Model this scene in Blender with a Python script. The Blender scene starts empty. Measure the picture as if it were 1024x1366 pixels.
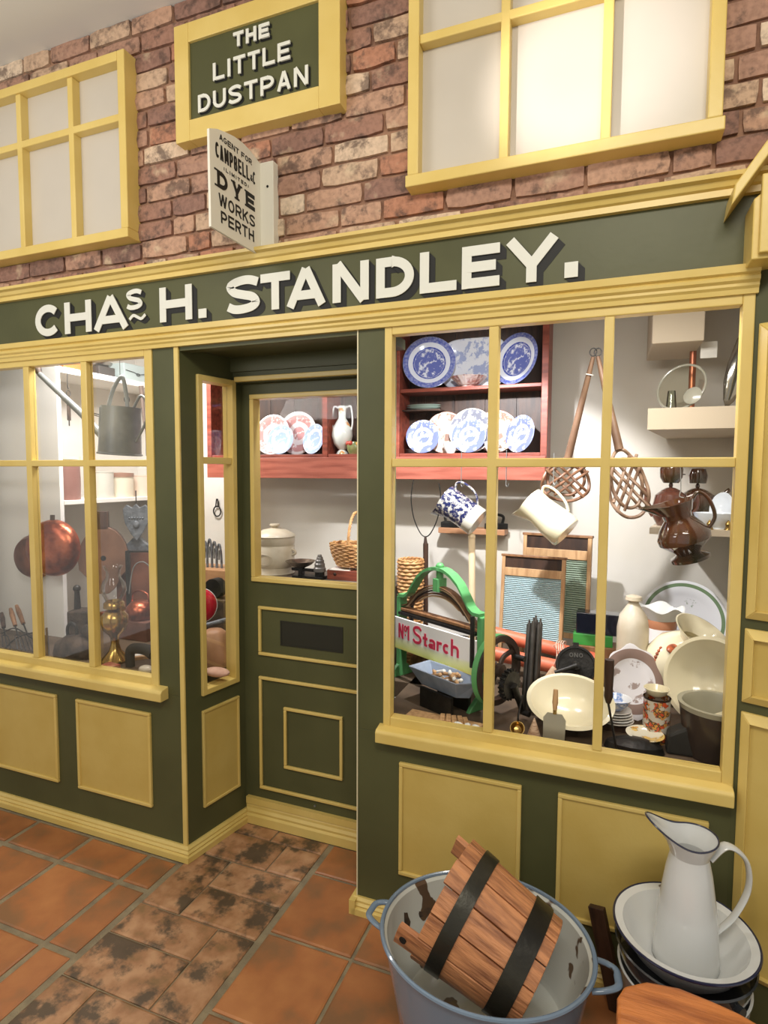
import bpy, bmesh, math, random
from mathutils import Vector, Matrix, Euler
random.seed(7)
SC = bpy.context.scene
COL = SC.collection
PI = math.pi
R = math.radians

# ---------------------------------------------------------------- camera
cam_d = bpy.data.cameras.new('camera'); cam = bpy.data.objects.new('camera', cam_d); COL.objects.link(cam)
cam_d.sensor_fit = 'HORIZONTAL'; cam_d.sensor_width = 36.0; cam_d.lens = 779.526 / 1024 * 36.0
cam_d.clip_start = 0.02
_yaw, _pitch, _roll = .3718, -.0679, .0043
_f = Vector((-math.sin(_yaw)*math.cos(_pitch), math.cos(_yaw)*math.cos(_pitch), math.sin(_pitch)))
_r = Vector((math.cos(_yaw), math.sin(_yaw), 0)); _u = _r.cross(_f)
_r2 = _r*math.cos(_roll)+_u*math.sin(_roll); _u2 = _u*math.cos(_roll)-_r*math.sin(_roll)
_m = Matrix((( _r2.x, _u2.x, -_f.x, 1.4937), (_r2.y, _u2.y, -_f.y, -1.752), (_r2.z, _u2.z, -_f.z, 1.5), (0, 0, 0, 1)))
cam.matrix_world = _m
SC.camera = cam

# ---------------------------------------------------------------- world and exposure
w = bpy.data.worlds.new('world'); SC.world = w; w.use_nodes = True
w.node_tree.nodes['Background'].inputs[0].default_value = (1.0, .96, .88, 1)
w.node_tree.nodes['Background'].inputs[1].default_value = .55
vs = SC.view_settings
vs.view_transform = 'Standard'; vs.look = 'None'; vs.gamma = 1.0; vs.use_curve_mapping = False
vs.exposure = 0.0

def lamp(kind, name, loc, aim, power, col, size=.3, sy=None, angle=60, blend=.4):
    d = bpy.data.lights.new(name, kind); o = bpy.data.objects.new(name, d); COL.objects.link(o)
    o.location = loc; d.energy = power; d.color = col
    o.rotation_euler = (Vector(aim)-Vector(loc)).to_track_quat('-Z', 'Y').to_euler()
    if kind == 'AREA':
        d.shape = 'RECTANGLE'; d.size = size; d.size_y = sy or size
    if kind == 'SPOT':
        d.spot_size = R(angle); d.spot_blend = blend; d.shadow_soft_size = size
    return o
# gallery lights in the visitors' room, plus an added fill for the ceiling
lamp('AREA', 'gallery_light', (1.6, -2.0, 3.05), (1.2, -.4, .8), 42, (1, .94, .82), 1.2, .6)
lamp('AREA', 'gallery_light_left', (-.9, -2.2, 3.05), (-.6, 0, 1.0), 17, (1, .93, .80), 1.2, .6)
lamp('SPOT', 'gallery_spotlight', (0.55, -1.25, 2.35), (1.38, 0, 2.60), 120, (1, .94, .92), .03, angle=22, blend=.9)
lamp('AREA', 'ceiling_fill', (-.5, -1.6, 2.0), (-.4, -.4, 3.16), 12, (1, .97, .93), .8, .3)  # added fill that brightens the ceiling, not a real fitting
# showcase lights behind the glass
lamp('AREA', 'showcase_light_left', (-.62, .34, 2.22), (-.80, .6, 1.0), 26, (1, .97, .95), .5, .2)
lamp('SPOT', 'showcase_spot_dresser', (.98, .14, 2.02), (.85, .95, 1.50), 12, (.95, .97, 1), .02, angle=88, blend=.25)
lamp('SPOT', 'showcase_spot_door', (.30, .42, 2.15), (.10, .95, 1.20), 16, (.95, .97, 1), .02, angle=90, blend=.3)
lamp('SPOT', 'showcase_spot_low', (1.02, .12, 2.02), (1.02, 1.1, .95), 80, (.98, .98, 1), .015, angle=84, blend=.3)
lamp('AREA', 'showcase_light_right', (1.50, .12, 1.98), (1.6, .6, .9), 7, (1, .95, .88), .4, .1)

# ---------------------------------------------------------------- materials
MATS = {}
def nodes(name):
    m = bpy.data.materials.new(name); m.use_nodes = True
    nt = m.node_tree; b = nt.nodes['Principled BSDF']
    return m, nt, b
def N(nt, t, **k):
    n = nt.nodes.new(t)
    for a, v in k.items():
        if a.startswith('i_'):
            key = a[2:]; n.inputs[int(key) if key.isdigit() else key].default_value = v
        else: setattr(n, a, v)
    return n
def ramp(nt, stops, interp='LINEAR'):
    r = nt.nodes.new('ShaderNodeValToRGB'); e = r.color_ramp; e.interpolation = interp
    while len(e.elements) > 1: e.elements.remove(e.elements[-1])
    e.elements[0].position = stops[0][0]; e.elements[0].color = (*stops[0][1], 1)
    for p, c in stops[1:]:
        x = e.elements.new(p); x.color = (*c, 1)
    return r
def s2l(c):
    return tuple(((v/255)/12.92 if v/255 <= .04045 else ((v/255+.055)/1.055)**2.4) for v in c)
def mat(name, c, rough=.5, metal=0, c2=None, scale=8, lo=.4, hi=.65, bump=0, bscale=60, stretch=None, coat=0, detail=4, spec=.5):
    """plain procedural material, colours as sRGB 0-255"""
    if name in MATS: return MATS[name]
    m, nt, b = nodes(name)
    b.inputs['Roughness'].default_value = rough; b.inputs['Metallic'].default_value = metal
    b.inputs['Coat Weight'].default_value = coat; b.inputs['Specular IOR Level'].default_value = spec
    b.inputs['Base Color'].default_value = (*s2l(c), 1)
    tc = N(nt, 'ShaderNodeTexCoord'); src = tc.outputs['Object']
    if stretch:
        mp = N(nt, 'ShaderNodeMapping'); mp.inputs['Scale'].default_value = stretch
        nt.links.new(src, mp.inputs[0]); src = mp.outputs[0]
    if c2 is not None:
        n = N(nt, 'ShaderNodeTexNoise', i_Scale=scale, i_Detail=detail)
        nt.links.new(src, n.inputs['Vector'])
        r = ramp(nt, [(lo, s2l(c)), (hi, s2l(c2))]); nt.links.new(n.outputs['Fac'], r.inputs[0])
        nt.links.new(r.outputs[0], b.inputs['Base Color'])
    if bump:
        n = N(nt, 'ShaderNodeTexNoise', i_Scale=bscale, i_Detail=5); nt.links.new(src, n.inputs['Vector'])
        bp = N(nt, 'ShaderNodeBump', i_Strength=bump, i_Distance=.01)
        nt.links.new(n.outputs['Fac'], bp.inputs['Height']); nt.links.new(bp.outputs[0], b.inputs['Normal'])
    MATS[name] = m
    return m
def glass_mat(name, tint=(1, 1, 1), refl=1.0):
    if name in MATS: return MATS[name]
    m = bpy.data.materials.new(name); m.use_nodes = True; nt = m.node_tree; nt.nodes.clear()
    o = N(nt, 'ShaderNodeOutputMaterial'); t = N(nt, 'ShaderNodeBsdfTransparent'); g = N(nt, 'ShaderNodeBsdfGlossy', i_Roughness=.02)
    t.inputs[0].default_value = (*tint, 1)
    fr = N(nt, 'ShaderNodeFresnel', i_IOR=1.45); mu = N(nt, 'ShaderNodeMath', operation='MULTIPLY'); mu.inputs[1].default_value = refl
    mx = N(nt, 'ShaderNodeMixShader')
    nt.links.new(fr.outputs[0], mu.inputs[0]); nt.links.new(mu.outputs[0], mx.inputs[0])
    nt.links.new(t.outputs[0], mx.inputs[1]); nt.links.new(g.outputs[0], mx.inputs[2]); nt.links.new(mx.outputs[0], o.inputs[0])
    MATS[name] = m
    return m
def plate_mat(name, rad, base, print_c, bands, scale=28, thr=.5, rough=.12, centre=None):
    """printed china: bands = [(r0, r1, 'solid'|'print')] as shares of the radius, print in noise"""
    if name in MATS: return MATS[name]
    m, nt, b = nodes(name); b.inputs['Roughness'].default_value = rough; b.inputs['Coat Weight'].default_value = .3
    tc = N(nt, 'ShaderNodeTexCoord'); sep = N(nt, 'ShaderNodeSeparateXYZ'); nt.links.new(tc.outputs['Object'], sep.inputs[0])
    cb = N(nt, 'ShaderNodeCombineXYZ'); nt.links.new(sep.outputs[0], cb.inputs[0]); nt.links.new(sep.outputs[1], cb.inputs[1])
    ln = N(nt, 'ShaderNodeVectorMath', operation='LENGTH'); nt.links.new(cb.outputs[0], ln.inputs[0])
    dv = N(nt, 'ShaderNodeMath', operation='DIVIDE'); dv.inputs[1].default_value = rad; nt.links.new(ln.outputs['Value'], dv.inputs[0])
    no = N(nt, 'ShaderNodeTexNoise', i_Scale=scale/rad*.12, i_Detail=6, i_Roughness=.7); nt.links.new(tc.outputs['Object'], no.inputs['Vector'])
    pr = ramp(nt, [(thr-.02, (0, 0, 0)), (thr+.02, (1, 1, 1))]); nt.links.new(no.outputs['Fac'], pr.inputs[0])
    st = [(0, (0, 0, 0))]
    for r0, r1, k in bands:
        v = {'solid': 1.0, 'print': .55, 'soft': .3}[k]
        st += [(r0, (v,)*3), (r1, (0, 0, 0))]
    br = ramp(nt, st, 'CONSTANT'); nt.links.new(dv.outputs[0], br.inputs[0])
    mu = N(nt, 'ShaderNodeMath', operation='MULTIPLY', use_clamp=True); nt.links.new(br.outputs[0], mu.inputs[0])
    ad = N(nt, 'ShaderNodeMath', operation='ADD', use_clamp=True); nt.links.new(pr.outputs[0], ad.inputs[0])
    gt = N(nt, 'ShaderNodeMath', operation='GREATER_THAN'); gt.inputs[1].default_value = .9; nt.links.new(br.outputs[0], gt.inputs[0])
    nt.links.new(gt.outputs[0], ad.inputs[1]); nt.links.new(ad.outputs[0], mu.inputs[1])
    mul2 = N(nt, 'ShaderNodeMath', operation='MULTIPLY', use_clamp=True); mul2.inputs[1].default_value = 1.5; nt.links.new(mu.outputs[0], mul2.inputs[0])
    mx = N(nt, 'ShaderNodeMix', data_type='RGBA'); mx.inputs[6].default_value = (*s2l(base), 1); mx.inputs[7].default_value = (*s2l(print_c), 1)
    nt.links.new(mul2.outputs[0], mx.inputs[0]); nt.links.new(mx.outputs[2], b.inputs['Base Color'])
    MATS[name] = m
    return m

GREEN = mat('green_paint', (86, 87, 56), .42, c2=(78, 79, 50), scale=3, bump=.04, bscale=40, spec=.3)
YEL = mat('cream_paint', (222, 196, 118), .36, c2=(214, 186, 104), scale=4, bump=.05, bscale=50)
YELP = mat('cream_panel_paint', (208, 182, 104), .45, c2=(200, 172, 92), scale=5, bump=.05, bscale=90)
WHITE = mat('white_letter_paint', (222, 222, 212), .5)
BLACK = mat('black_letter_paint', (12, 12, 10), .6)
PLASTER = mat('interior_plaster', (226, 222, 214), .8, c2=(214, 208, 196), scale=2)
CEIL = mat('ceiling_paint', (222, 220, 214), .9)
GLASS = glass_mat('window_glass', (1, 1, 1), .15)
BLIND = mat('white_backing', (202, 194, 182), .35, c2=(194, 186, 174), scale=2)
WOODR = mat('red_brown_wood', (150, 72, 52), .45, c2=(112, 48, 34), scale=6, stretch=(1, 8, 8), bump=.1)
WOODD = mat('dark_wood', (70, 46, 32), .5, c2=(44, 28, 20), scale=7, stretch=(8, 8, 1), bump=.1)
WOODL = mat('pale_wood', (205, 165, 120), .55, c2=(180, 138, 95), scale=8, stretch=(8, 8, 1.2), bump=.1)
WOODM = mat('mid_wood', (150, 108, 72), .5, c2=(118, 80, 50), scale=8, stretch=(8, 8, 1.2), bump=.1)
IRON = mat('black_iron', (48, 46, 44), .45, .6, c2=(28, 27, 26), scale=12, bump=.2)
RUST = mat('rusty_iron', (92, 76, 64), .6, .5, c2=(52, 44, 40), scale=20, bump=.3)
ZINC = mat('zinc', (136, 138, 134), .42, .3, c2=(98, 100, 98), scale=6, bump=.05)
COPPER = mat('copper', (186, 104, 74), .28, .9, c2=(120, 58, 44), scale=14, bump=.15)
BRASS = mat('brass', (190, 158, 92), .22, .95, c2=(140, 110, 60), scale=9)
CREAMW = mat('cream_glaze', (232, 222, 190), .15, coat=.4)
WHITEG = mat('white_glaze', (236, 236, 232), .12, coat=.4)
STONE = mat('stoneware', (206, 196, 176), .35, c2=(190, 176, 150), scale=9, coat=.2)
BROWNG = mat('brown_glaze', (84, 48, 28), .08, c2=(50, 46, 30), scale=9, coat=.8)
WICK = mat('wicker', (196, 150, 96), .6, c2=(160, 112, 66), scale=40, bump=.3)
PAPER = mat('white_paper', (235, 232, 224), .7)
MGREEN = mat('mangle_green', (96, 168, 104), .4, c2=(84, 150, 92), scale=6)

# ---------------------------------------------------------------- mesh helpers
def box(bm, c, s, rot=None, taper=None):
    M = Matrix.Translation(c) @ (Euler(rot).to_matrix().to_4x4() if rot else Matrix.Identity(4)) @ Matrix.Diagonal((*s, 1))
    r = bmesh.ops.create_cube(bm, size=1.0, matrix=M)
    return r['verts']
def bb(bm, x0, x1, y0, y1, z0, z1):
    return box(bm, ((x0+x1)/2, (y0+y1)/2, (z0+z1)/2), (abs(x1-x0), abs(y1-y0), abs(z1-z0)))
def lathe(bm, prof, seg=40, closed=False, sx=1, sy=1):
    rings = []
    for r, z in prof:
        if r < 1e-5: rings.append([bm.verts.new((0, 0, z))])
        else: rings.append([bm.verts.new((r*sx*math.cos(2*PI*i/seg), r*sy*math.sin(2*PI*i/seg), z)) for i in range(seg)])
    n = len(rings)
    for a in range(n if closed else n-1):
        A, B = rings[a], rings[(a+1) % n]
        for i in range(seg):
            j = (i+1) % seg
            if len(A) == 1 and len(B) == 1: continue
            if len(A) == 1: bm.faces.new((A[0], B[i], B[j]))
            elif len(B) == 1: bm.faces.new((A[i], A[j], B[0]))
            else: bm.faces.new((A[i], A[j], B[j], B[i]))
    return rings
def spline(pts, n=8, closed=False):
    P = [Vector(p) for p in pts]; out = []; m = len(P)
    rng = range(m) if closed else range(m-1)
    for i in rng:
        g = (lambda k: P[k % m]) if closed else (lambda k: P[max(0, min(m-1, k))])
        p0, p1, p2, p3 = g(i-1), g(i), g(i+1), g(i+2)
        for k in range(n):
            t = k/n
            out.append(.5*((2*p1)+(-p0+p2)*t+(2*p0-5*p1+4*p2-p3)*t*t+(-p0+3*p1-3*p2+p3)*t**3))
    if not closed: out.append(P[-1])
    return out
def tube(bm, pts, rad, seg=8, closed=False, flat=None):
    """rad number or list; flat=(a,b) squashes the section"""
    P = [Vector(p) for p in pts]; n = len(P)
    rr = rad if isinstance(rad, (list, tuple)) else [rad]*n
    if len(rr) != n: rr = [rr[min(len(rr)-1, int(i*(len(rr)-1)/(n-1)+.5))] if False else rr[0]+(rr[-1]-rr[0])*i/(n-1) for i in range(n)]
    rings = []; up = None
    for i in range(n):
        a = P[(i-1) % n] if closed else P[max(0, i-1)]; b = P[(i+1) % n] if closed else P[min(n-1, i+1)]
        t = (b-a)
        if t.length < 1e-9: t = Vector((0, 0, 1))
        t.normalize()
        if up is None:
            up = Vector((0, 0, 1)) if abs(t.z) < .9 else Vector((0, 1, 0))
        s = t.cross(up)
        if s.length < 1e-6: s = t.cross(Vector((1, .3, 0)))
        s.normalize(); up2 = s.cross(t).normalized(); up = up2
        fa, fb = flat or (1, 1)
        rings.append([bm.verts.new(P[i]+rr[i]*(fa*math.cos(2*PI*k/seg)*s+fb*math.sin(2*PI*k/seg)*up2)) for k in range(seg)])
    for i in range(n if closed else n-1):
        A, B = rings[i], rings[(i+1) % n]
        for k in range(seg):
            j = (k+1) % seg; bm.faces.new((A[k], A[j], B[j], B[k]))
    if not closed:
        for rg in (rings[0], rings[-1]):
            try: bm.faces.new(rg)
            except ValueError: pass
def cyl(bm, a, b, r, r2=None, seg=16):
    tube(bm, [a, b], [r, r if r2 is None else r2], seg)
def prism(bm, poly, ax, d0, d1):
    """poly 2D list; ax 'x','y','z' is the extrusion axis"""
    def v(p, d):
        return {'x': (d, p[0], p[1]), 'y': (p[0], d, p[1]), 'z': (p[0], p[1], d)}[ax]
    A = [bm.verts.new(v(p, d0)) for p in poly]; B = [bm.verts.new(v(p, d1)) for p in poly]
    n = len(poly)
    bm.faces.new(A); bm.faces.new(B[::-1])
    for i in range(n): bm.faces.new((A[i], B[i], B[(i+1) % n], A[(i+1) % n]))
def ball(bm, c, r, s=(1, 1, 1), seg=16):
    bmesh.ops.create_uvsphere(bm, u_segments=seg, v_segments=max(6, seg//2), radius=r, matrix=Matrix.Translation(c) @ Matrix.Diagonal((*s, 1)))
def finish(bm, name, m, smooth):
    bmesh.ops.recalc_face_normals(bm, faces=bm.faces)
    me = bpy.data.meshes.new(name); bm.to_mesh(me); bm.free()
    if m: me.materials.append(m)
    if smooth:
        me.polygons.foreach_set('use_smooth', [True]*len(me.polygons))
        try: me.set_sharp_from_angle(angle=R(40))
        except Exception: pass
    return me
def obj(name, bm, m, parent=None, smooth=True, bevel=0, loc=None, rot=None, label=None, kind=None):
    me = finish(bm, name, m, smooth)
    o = bpy.data.objects.new(name, me); COL.objects.link(o)
    if parent: o.parent = parent
    if loc is not None: o.location = loc
    if rot is not None: o.rotation_euler = rot
    if bevel:
        b = o.modifiers.new('bevel', 'BEVEL'); b.width = bevel; b.segments = 2; b.limit_method = 'ANGLE'
    if label: o['label'] = label
    if kind: o['kind'] = kind
    return o
def tag(o, label, cat, group=None, kind=None):
    o['label'] = label; o['category'] = cat
    if group: o['group'] = group
    if kind: o['kind'] = kind
    return o
def thing(name, label, cat, loc=(0, 0, 0), rot=(0, 0, 0), group=None):
    o = bpy.data.objects.new(name, None); COL.objects.link(o); o.empty_display_size = .05
    o.location = loc; o.rotation_euler = rot
    return tag(o, label, cat, group)
def solo(name, bm, m, label, cat, loc=(0, 0, 0), rot=(0, 0, 0), group=None, smooth=True, bevel=0):
    return tag(obj(name, bm, m, None, smooth, bevel, loc, rot), label, cat, group)
def struct(name, bm=None, m=None, smooth=False, bevel=0, label=None, loc=(0, 0, 0), rot=(0, 0, 0)):
    if bm is None:
        o = bpy.data.objects.new(name, None); COL.objects.link(o); o.location = loc; o.rotation_euler = rot
    else: o = obj(name, bm, m, None, smooth, bevel, loc, rot)
    o['kind'] = 'structure'
    if label: o['label'] = label
    return o
def B(): return bmesh.new()
def aim_rot(axis, spin=0):
    """euler that turns local +z onto axis, then spins about it"""
    q = Vector(axis).normalized().to_track_quat('Z', 'Y')
    return (q.to_matrix() @ Matrix.Rotation(spin, 3, 'Z')).to_euler()

# ---------------------------------------------------------------- stroke letters
def arc(cx, cy, rx, ry, a0, a1, n=12):
    return [(cx+rx*math.cos(R(a0+(a1-a0)*i/n)), cy+ry*math.sin(R(a0+(a1-a0)*i/n))) for i in range(n+1)]
def glyph(ch, w, h, t):
    """centre lines of a letter in a w x h box, stroke t"""
    l, r, b, T, mx, my = t/2, w-t/2, t/2, h-t/2, w/2, h/2
    if ch == 'A': return [[(l*1.05, 0), (mx-t*.02, h)], [(w-l*1.05, 0), (mx+t*.02, h)], [(w*.25, h*.30), (w*.75, h*.30)]]
    if ch == 'B': return [[(l, b), (l, T)], [(l, T), (w*.55, T)]+arc(w*.55, (T+my)/2, r-w*.55-t*.05, (T-my)/2, 90, -90)+[(l, my)], [(l, my), (w*.55, my)]+arc(w*.55, (b+my)/2, r-w*.55, (my-b)/2, 90, -90)+[(l, b)], [(l, b), (l, my)]]
    if ch == 'C': return [arc(mx+t*.1, my, mx-l, my-b, 42, 318, 26)]
    if ch == 'D': return [[(l, 0), (l, h)], [(l, T), (w*.42, T)]+arc(w*.42, my, r-w*.42, my-b, 90, -90, 18)+[(l, b)]]
    if ch == 'E': return [[(l, 0), (l, h)], [(l, T), (w, T)], [(l, my), (w*.9, my)], [(l, b), (w, b)]]
    if ch == 'F': return [[(l, 0), (l, h)], [(l, T), (w, T)], [(l, my), (w*.85, my)]]
    if ch == 'G': return [arc(mx, my, mx-l, my-b, 45, 350, 24)+[(r, my-t*.2)], [(r+t*.4, my-t*.2), (mx, my-t*.2)]]
    if ch == 'H': return [[(l, 0), (l, h)], [(r, 0), (r, h)], [(l, my), (r, my)]]
    if ch in 'I1': return [[(mx, 0), (mx, h)]] + ([[(mx, h-t*.4), (mx-w*.4, h*.78)]] if ch == '1' else [])
    if ch == 'K': return [[(l, 0), (l, h)], [(r, h), (l+t*.2, h*.38)], [(w*.38, h*.55), (w-t*.3, 0)]]
    if ch == 'L': return [[(l, 0), (l, h)], [(l, b), (w, b)]]
    if ch == 'M': return [[(l, 0), (l, h)], [(r, 0), (r, h)], [(l, h), (mx, h*.2)], [(r, h), (mx, h*.2)]]
    if ch == 'N': return [[(l, 0), (l, h)], [(r, 0), (r, h)], [(l+t*.1, h), (r-t*.1, 0)]]
    if ch == 'O': return [arc(mx, my, mx-l, my-b, 0, 360, 28)]
    if ch == 'P': return [[(l, 0), (l, h)], [(l, T), (w*.5, T)]+arc(w*.5, (T+h*.42)/2, r-w*.5, (T-h*.42)/2, 90, -90)+[(l, h*.42)]]
    if ch == 'R': return [[(l, 0), (l, h)], [(l, T), (w*.5, T)]+arc(w*.5, (T+h*.45)/2, r-w*.5, (T-h*.45)/2, 90, -90)+[(l, h*.45)], [(w*.5, h*.45), (w-t*.4, 0)]]
    if ch == 'S':
        p = [(w*.94, h*.80), (w*.72, T-.01*h), (mx, T), (w*.25, T-h*.05), (l, h*.74), (w*.24, h*.58), (mx, my), (w*.78, h*.42), (r, h*.27), (w*.77, b+h*.05), (mx, b), (w*.24, b+.01*h), (w*.05, h*.21)]
        return [[(q.x, q.y) for q in spline([(a, c, 0) for a, c in p], 4)]]
    if ch == 'T': return [[(mx, 0), (mx, h)], [(0, T), (w, T)]]
    if ch == 'U': return [[(l, h), (l, h*.4)]+arc(mx, h*.4, mx-l, h*.4-b, 180, 360, 14)+[(r, h)]]
    if ch == 'V': return [[(l, h), (mx, 0)], [(w-l, h), (mx, 0)]]
    if ch == 'W': return [[(l*.9, h), (w*.28, 0)], [(w*.28, 0), (mx, h)], [(mx, h), (w*.72, 0)], [(w*.72, 0), (w-l*.9, h)]]
    if ch == 'Y': return [[(l*1.1, h), (mx, h*.40)], [(w-l*1.1, h), (mx, h*.40)], [(mx, 0), (mx, h*.47)]]
    if ch == '.': return [[(mx, 0), (mx, h)]]
    if ch == '~':
        return [[(q.x, q.y) for q in spline([(0, h*.25, 0), (w*.25, h*.8, 0), (w*.5, h*.5, 0), (w*.75, h*.2, 0), (w, h*.75, 0)], 6)]]
    if ch == '&': return [[(q.x, q.y) for q in spline([(w, 0, 0), (w*.3, h*.7, 0), (w*.45, T, 0), (w*.65, h*.75, 0), (w*.1, h*.3, 0), (w*.4, b, 0), (w*.95, h*.5, 0)], 5)]]
    if ch == '(': return [arc(w*1.1, my, w*.8, my, 130, 230, 8)]
    if ch == ')': return [arc(-w*.1, my, w*.8, my, 50, -50, 8)]
    x = h*.66
    if ch == 'a': return [[(w*.12, x*.8)]+arc(mx, x*.66, mx-l, x*.34-b, 130, 0, 8)+[(r, 0)], arc(mx*.95, x*.27, mx-l, x*.27-b, 60, 300, 12)]
    if ch == 'c': return [arc(mx, x/2, mx-l, x/2-b, 45, 315, 16)]
    if ch == 'h': return [[(l, 0), (l, h)], [(l, x*.6)]+arc(mx, x*.62, mx-l, x*.38-b, 180, 0, 10)+[(r, 0)]]
    if ch == 'r': return [[(l, 0), (l, x)], arc(w*.75, x*.55, w*.75-l, x*.45-b, 180, 60, 8)]
    if ch == 't': return [[(mx, h*.9), (mx, b*1.4), (w*.95, b)], [(0, x-b), (w, x-b)]]
    return []
SERIF = {'D': [(0, .5, 0), (0, .5, 1)], 'Y': [(.14, .42, 1), (.86, .42, 1), (.5, .5, 0)], 'E': [(.1, .4, 0), (.1, .4, 1)]}
def ribbon(bm, line, t, M, d):
    P = [Vector((x, y)) for x, y in line]
    n = len(P); closed = (P[0]-P[-1]).length < 1e-6 and n > 3
    if closed: P = P[:-1]; n -= 1
    L = []; Rr = []
    for i in range(n):
        a = P[i-1] if (i or closed) else None; b = P[(i+1) % n] if (i < n-1 or closed) else None
        d1 = (P[i]-a).normalized() if a is not None else (b-P[i]).normalized()
        d2 = (b-P[i]).normalized() if b is not None else d1
        n1 = Vector((-d1.y, d1.x)); n2 = Vector((-d2.y, d2.x)); mdir = (n1+n2)
        if mdir.length < 1e-6: mdir = n1
        mdir.normalize(); k = 1/max(.8, mdir.dot(n1))
        L.append(P[i]+mdir*t/2*k); Rr.append(P[i]-mdir*t/2*k)
    def v(p, z): return bm.verts.new(M @ Vector((p.x, p.y, z)))
    Lf, Rf, Lb, Rb = [v(p, d) for p in L], [v(p, d) for p in Rr], [v(p, 0) for p in L], [v(p, 0) for p in Rr]
    for i in range(n if closed else n-1):
        j = (i+1) % n
        bm.faces.new((Rf[i], Rf[j], Lf[j], Lf[i])); bm.faces.new((Lf[i], Lf[j], Lb[j], Lb[i])); bm.faces.new((Rf[j], Rf[i], Rb[i], Rb[j]))
    if not closed:
        bm.faces.new((Lf[0], Lb[0], Rb[0], Rf[0])); bm.faces.new((Rf[-1], Rb[-1], Lb[-1], Lf[-1]))
def letter(bm, ch, x, y, w, h, t, M, d, serif=False):
    MM = M @ Matrix.Translation((x, y, 0))
    if ch == '.': return ribbon(bm, [(w/2, 0), (w/2, h)], w, MM, d)
    for i, ln in enumerate(glyph(ch, w, h, t)): ribbon(bm, ln, t, MM, d*(1+.12*i))
    if serif:
        for cx, hw, top in SERIF.get(ch, []):
            yy = h-t*.2 if top else t*.2
            ribbon(bm, [(cx*w-hw*w*.5, yy), (cx*w+hw*w*.5, yy)], t*.4, MM, d*1.4)
def textline(bm, s, x0, x1, y, h, t, M, d, serif=False, gap=.22, narrow={'I': .35, '1': .4, '.': .25, '(': .3, ')': .3, ' ': .35, 'W': 1.3, 'M': 1.2, 'r': .7, 't': .7}):
    ws = [narrow.get(c, 1) for c in s]; tot = sum(ws)+gap*(len(s)-1); u = (x1-x0)/tot; x = x0
    for c, wv in zip(s, ws):
        if c != ' ': letter(bm, c, x, y, wv*u, h, t, M, d, serif)
        x += (wv+gap)*u
def textobjs(parent, m, s, x0, x1, y, h, t, M, d, serif=False, gap=.22, shadow=None, narrow={'I': .35, '1': .4, '.': .25, '(': .3, ')': .3, ' ': .35, 'W': 1.3, 'M': 1.2, 'r': .7, 't': .7}):
    """each letter an object of its own; shadow = (material, function i -> matrix)"""
    ws = [narrow.get(c, 1) for c in s]; tot = sum(ws)+gap*(len(s)-1); u = (x1-x0)/tot; x = x0
    for c, wv in zip(s, ws):
        if c != ' ':
            q = bmesh.new(); letter(q, c, x, y, wv*u, h, t, M, d, serif); L = obj('letter', q, m, parent, smooth=False)
            if shadow:
                q = bmesh.new()
                for i in (1, 2, 3): letter(q, c, x, y, wv*u, h, t, shadow[1](i), .0005, serif)
                obj('painted_shadow', q, shadow[0], L, smooth=False)
        x += (wv+gap)*u
def adopt(child, root, loc, rot):
    """make a thing a part of ROOT without moving it"""
    child.parent = root; child.matrix_parent_inverse = (Matrix.Translation(loc) @ Euler(rot).to_matrix().to_4x4()).inverted()
    for k in ('category', 'group', 'label'):
        if k in child: del child[k]
def plane_M(o, ex, ey):
    ex = Vector(ex).normalized(); ey = Vector(ey).normalized(); ez = ex.cross(ey)
    return Matrix(((ex.x, ey.x, ez.x, o[0]), (ex.y, ey.y, ez.y, o[1]), (ex.z, ey.z, ez.z, o[2]), (0, 0, 0, 1)))

# ================================================================ SETTING
# ---- floor with single tiles
TERRA = []
def terra_mat():
    m, nt, b = nodes('terracotta'); b.inputs['Roughness'].default_value = .42
    oi = N(nt, 'ShaderNodeObjectInfo'); tc = N(nt, 'ShaderNodeTexCoord')
    ad = N(nt, 'ShaderNodeVectorMath', operation='ADD'); mv = N(nt, 'ShaderNodeMath', operation='MULTIPLY'); mv.inputs[1].default_value = 40
    nt.links.new(oi.outputs['Random'], mv.inputs[0]); nt.links.new(tc.outputs['Object'], ad.inputs[0]); nt.links.new(mv.outputs[0], ad.inputs[1])
    n1 = N(nt, 'ShaderNodeTexNoise', i_Scale=7, i_Detail=5); nt.links.new(ad.outputs[0], n1.inputs['Vector'])
    r1 = ramp(nt, [(.3, s2l((184, 124, 76))), (.5, s2l((168, 108, 66))), (.68, s2l((138, 100, 68)))]); nt.links.new(n1.outputs['Fac'], r1.inputs[0])
    hs = N(nt, 'ShaderNodeHueSaturation'); mr = N(nt, 'ShaderNodeMapRange'); mr.inputs[3].default_value = .8; mr.inputs[4].default_value = 1.12
    nt.links.new(oi.outputs['Random'], mr.inputs[0]); nt.links.new(mr.outputs[0], hs.inputs['Value']); nt.links.new(r1.outputs[0], hs.inputs['Color'])
    nt.links.new(hs.outputs[0], b.inputs['Base Color'])
    bp = N(nt, 'ShaderNodeBump', i_Strength=.25, i_Distance=.004); nt.links.new(n1.outputs['Fac'], bp.inputs['Height']); nt.links.new(bp.outputs[0], b.inputs['Normal'])
    return m
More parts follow.
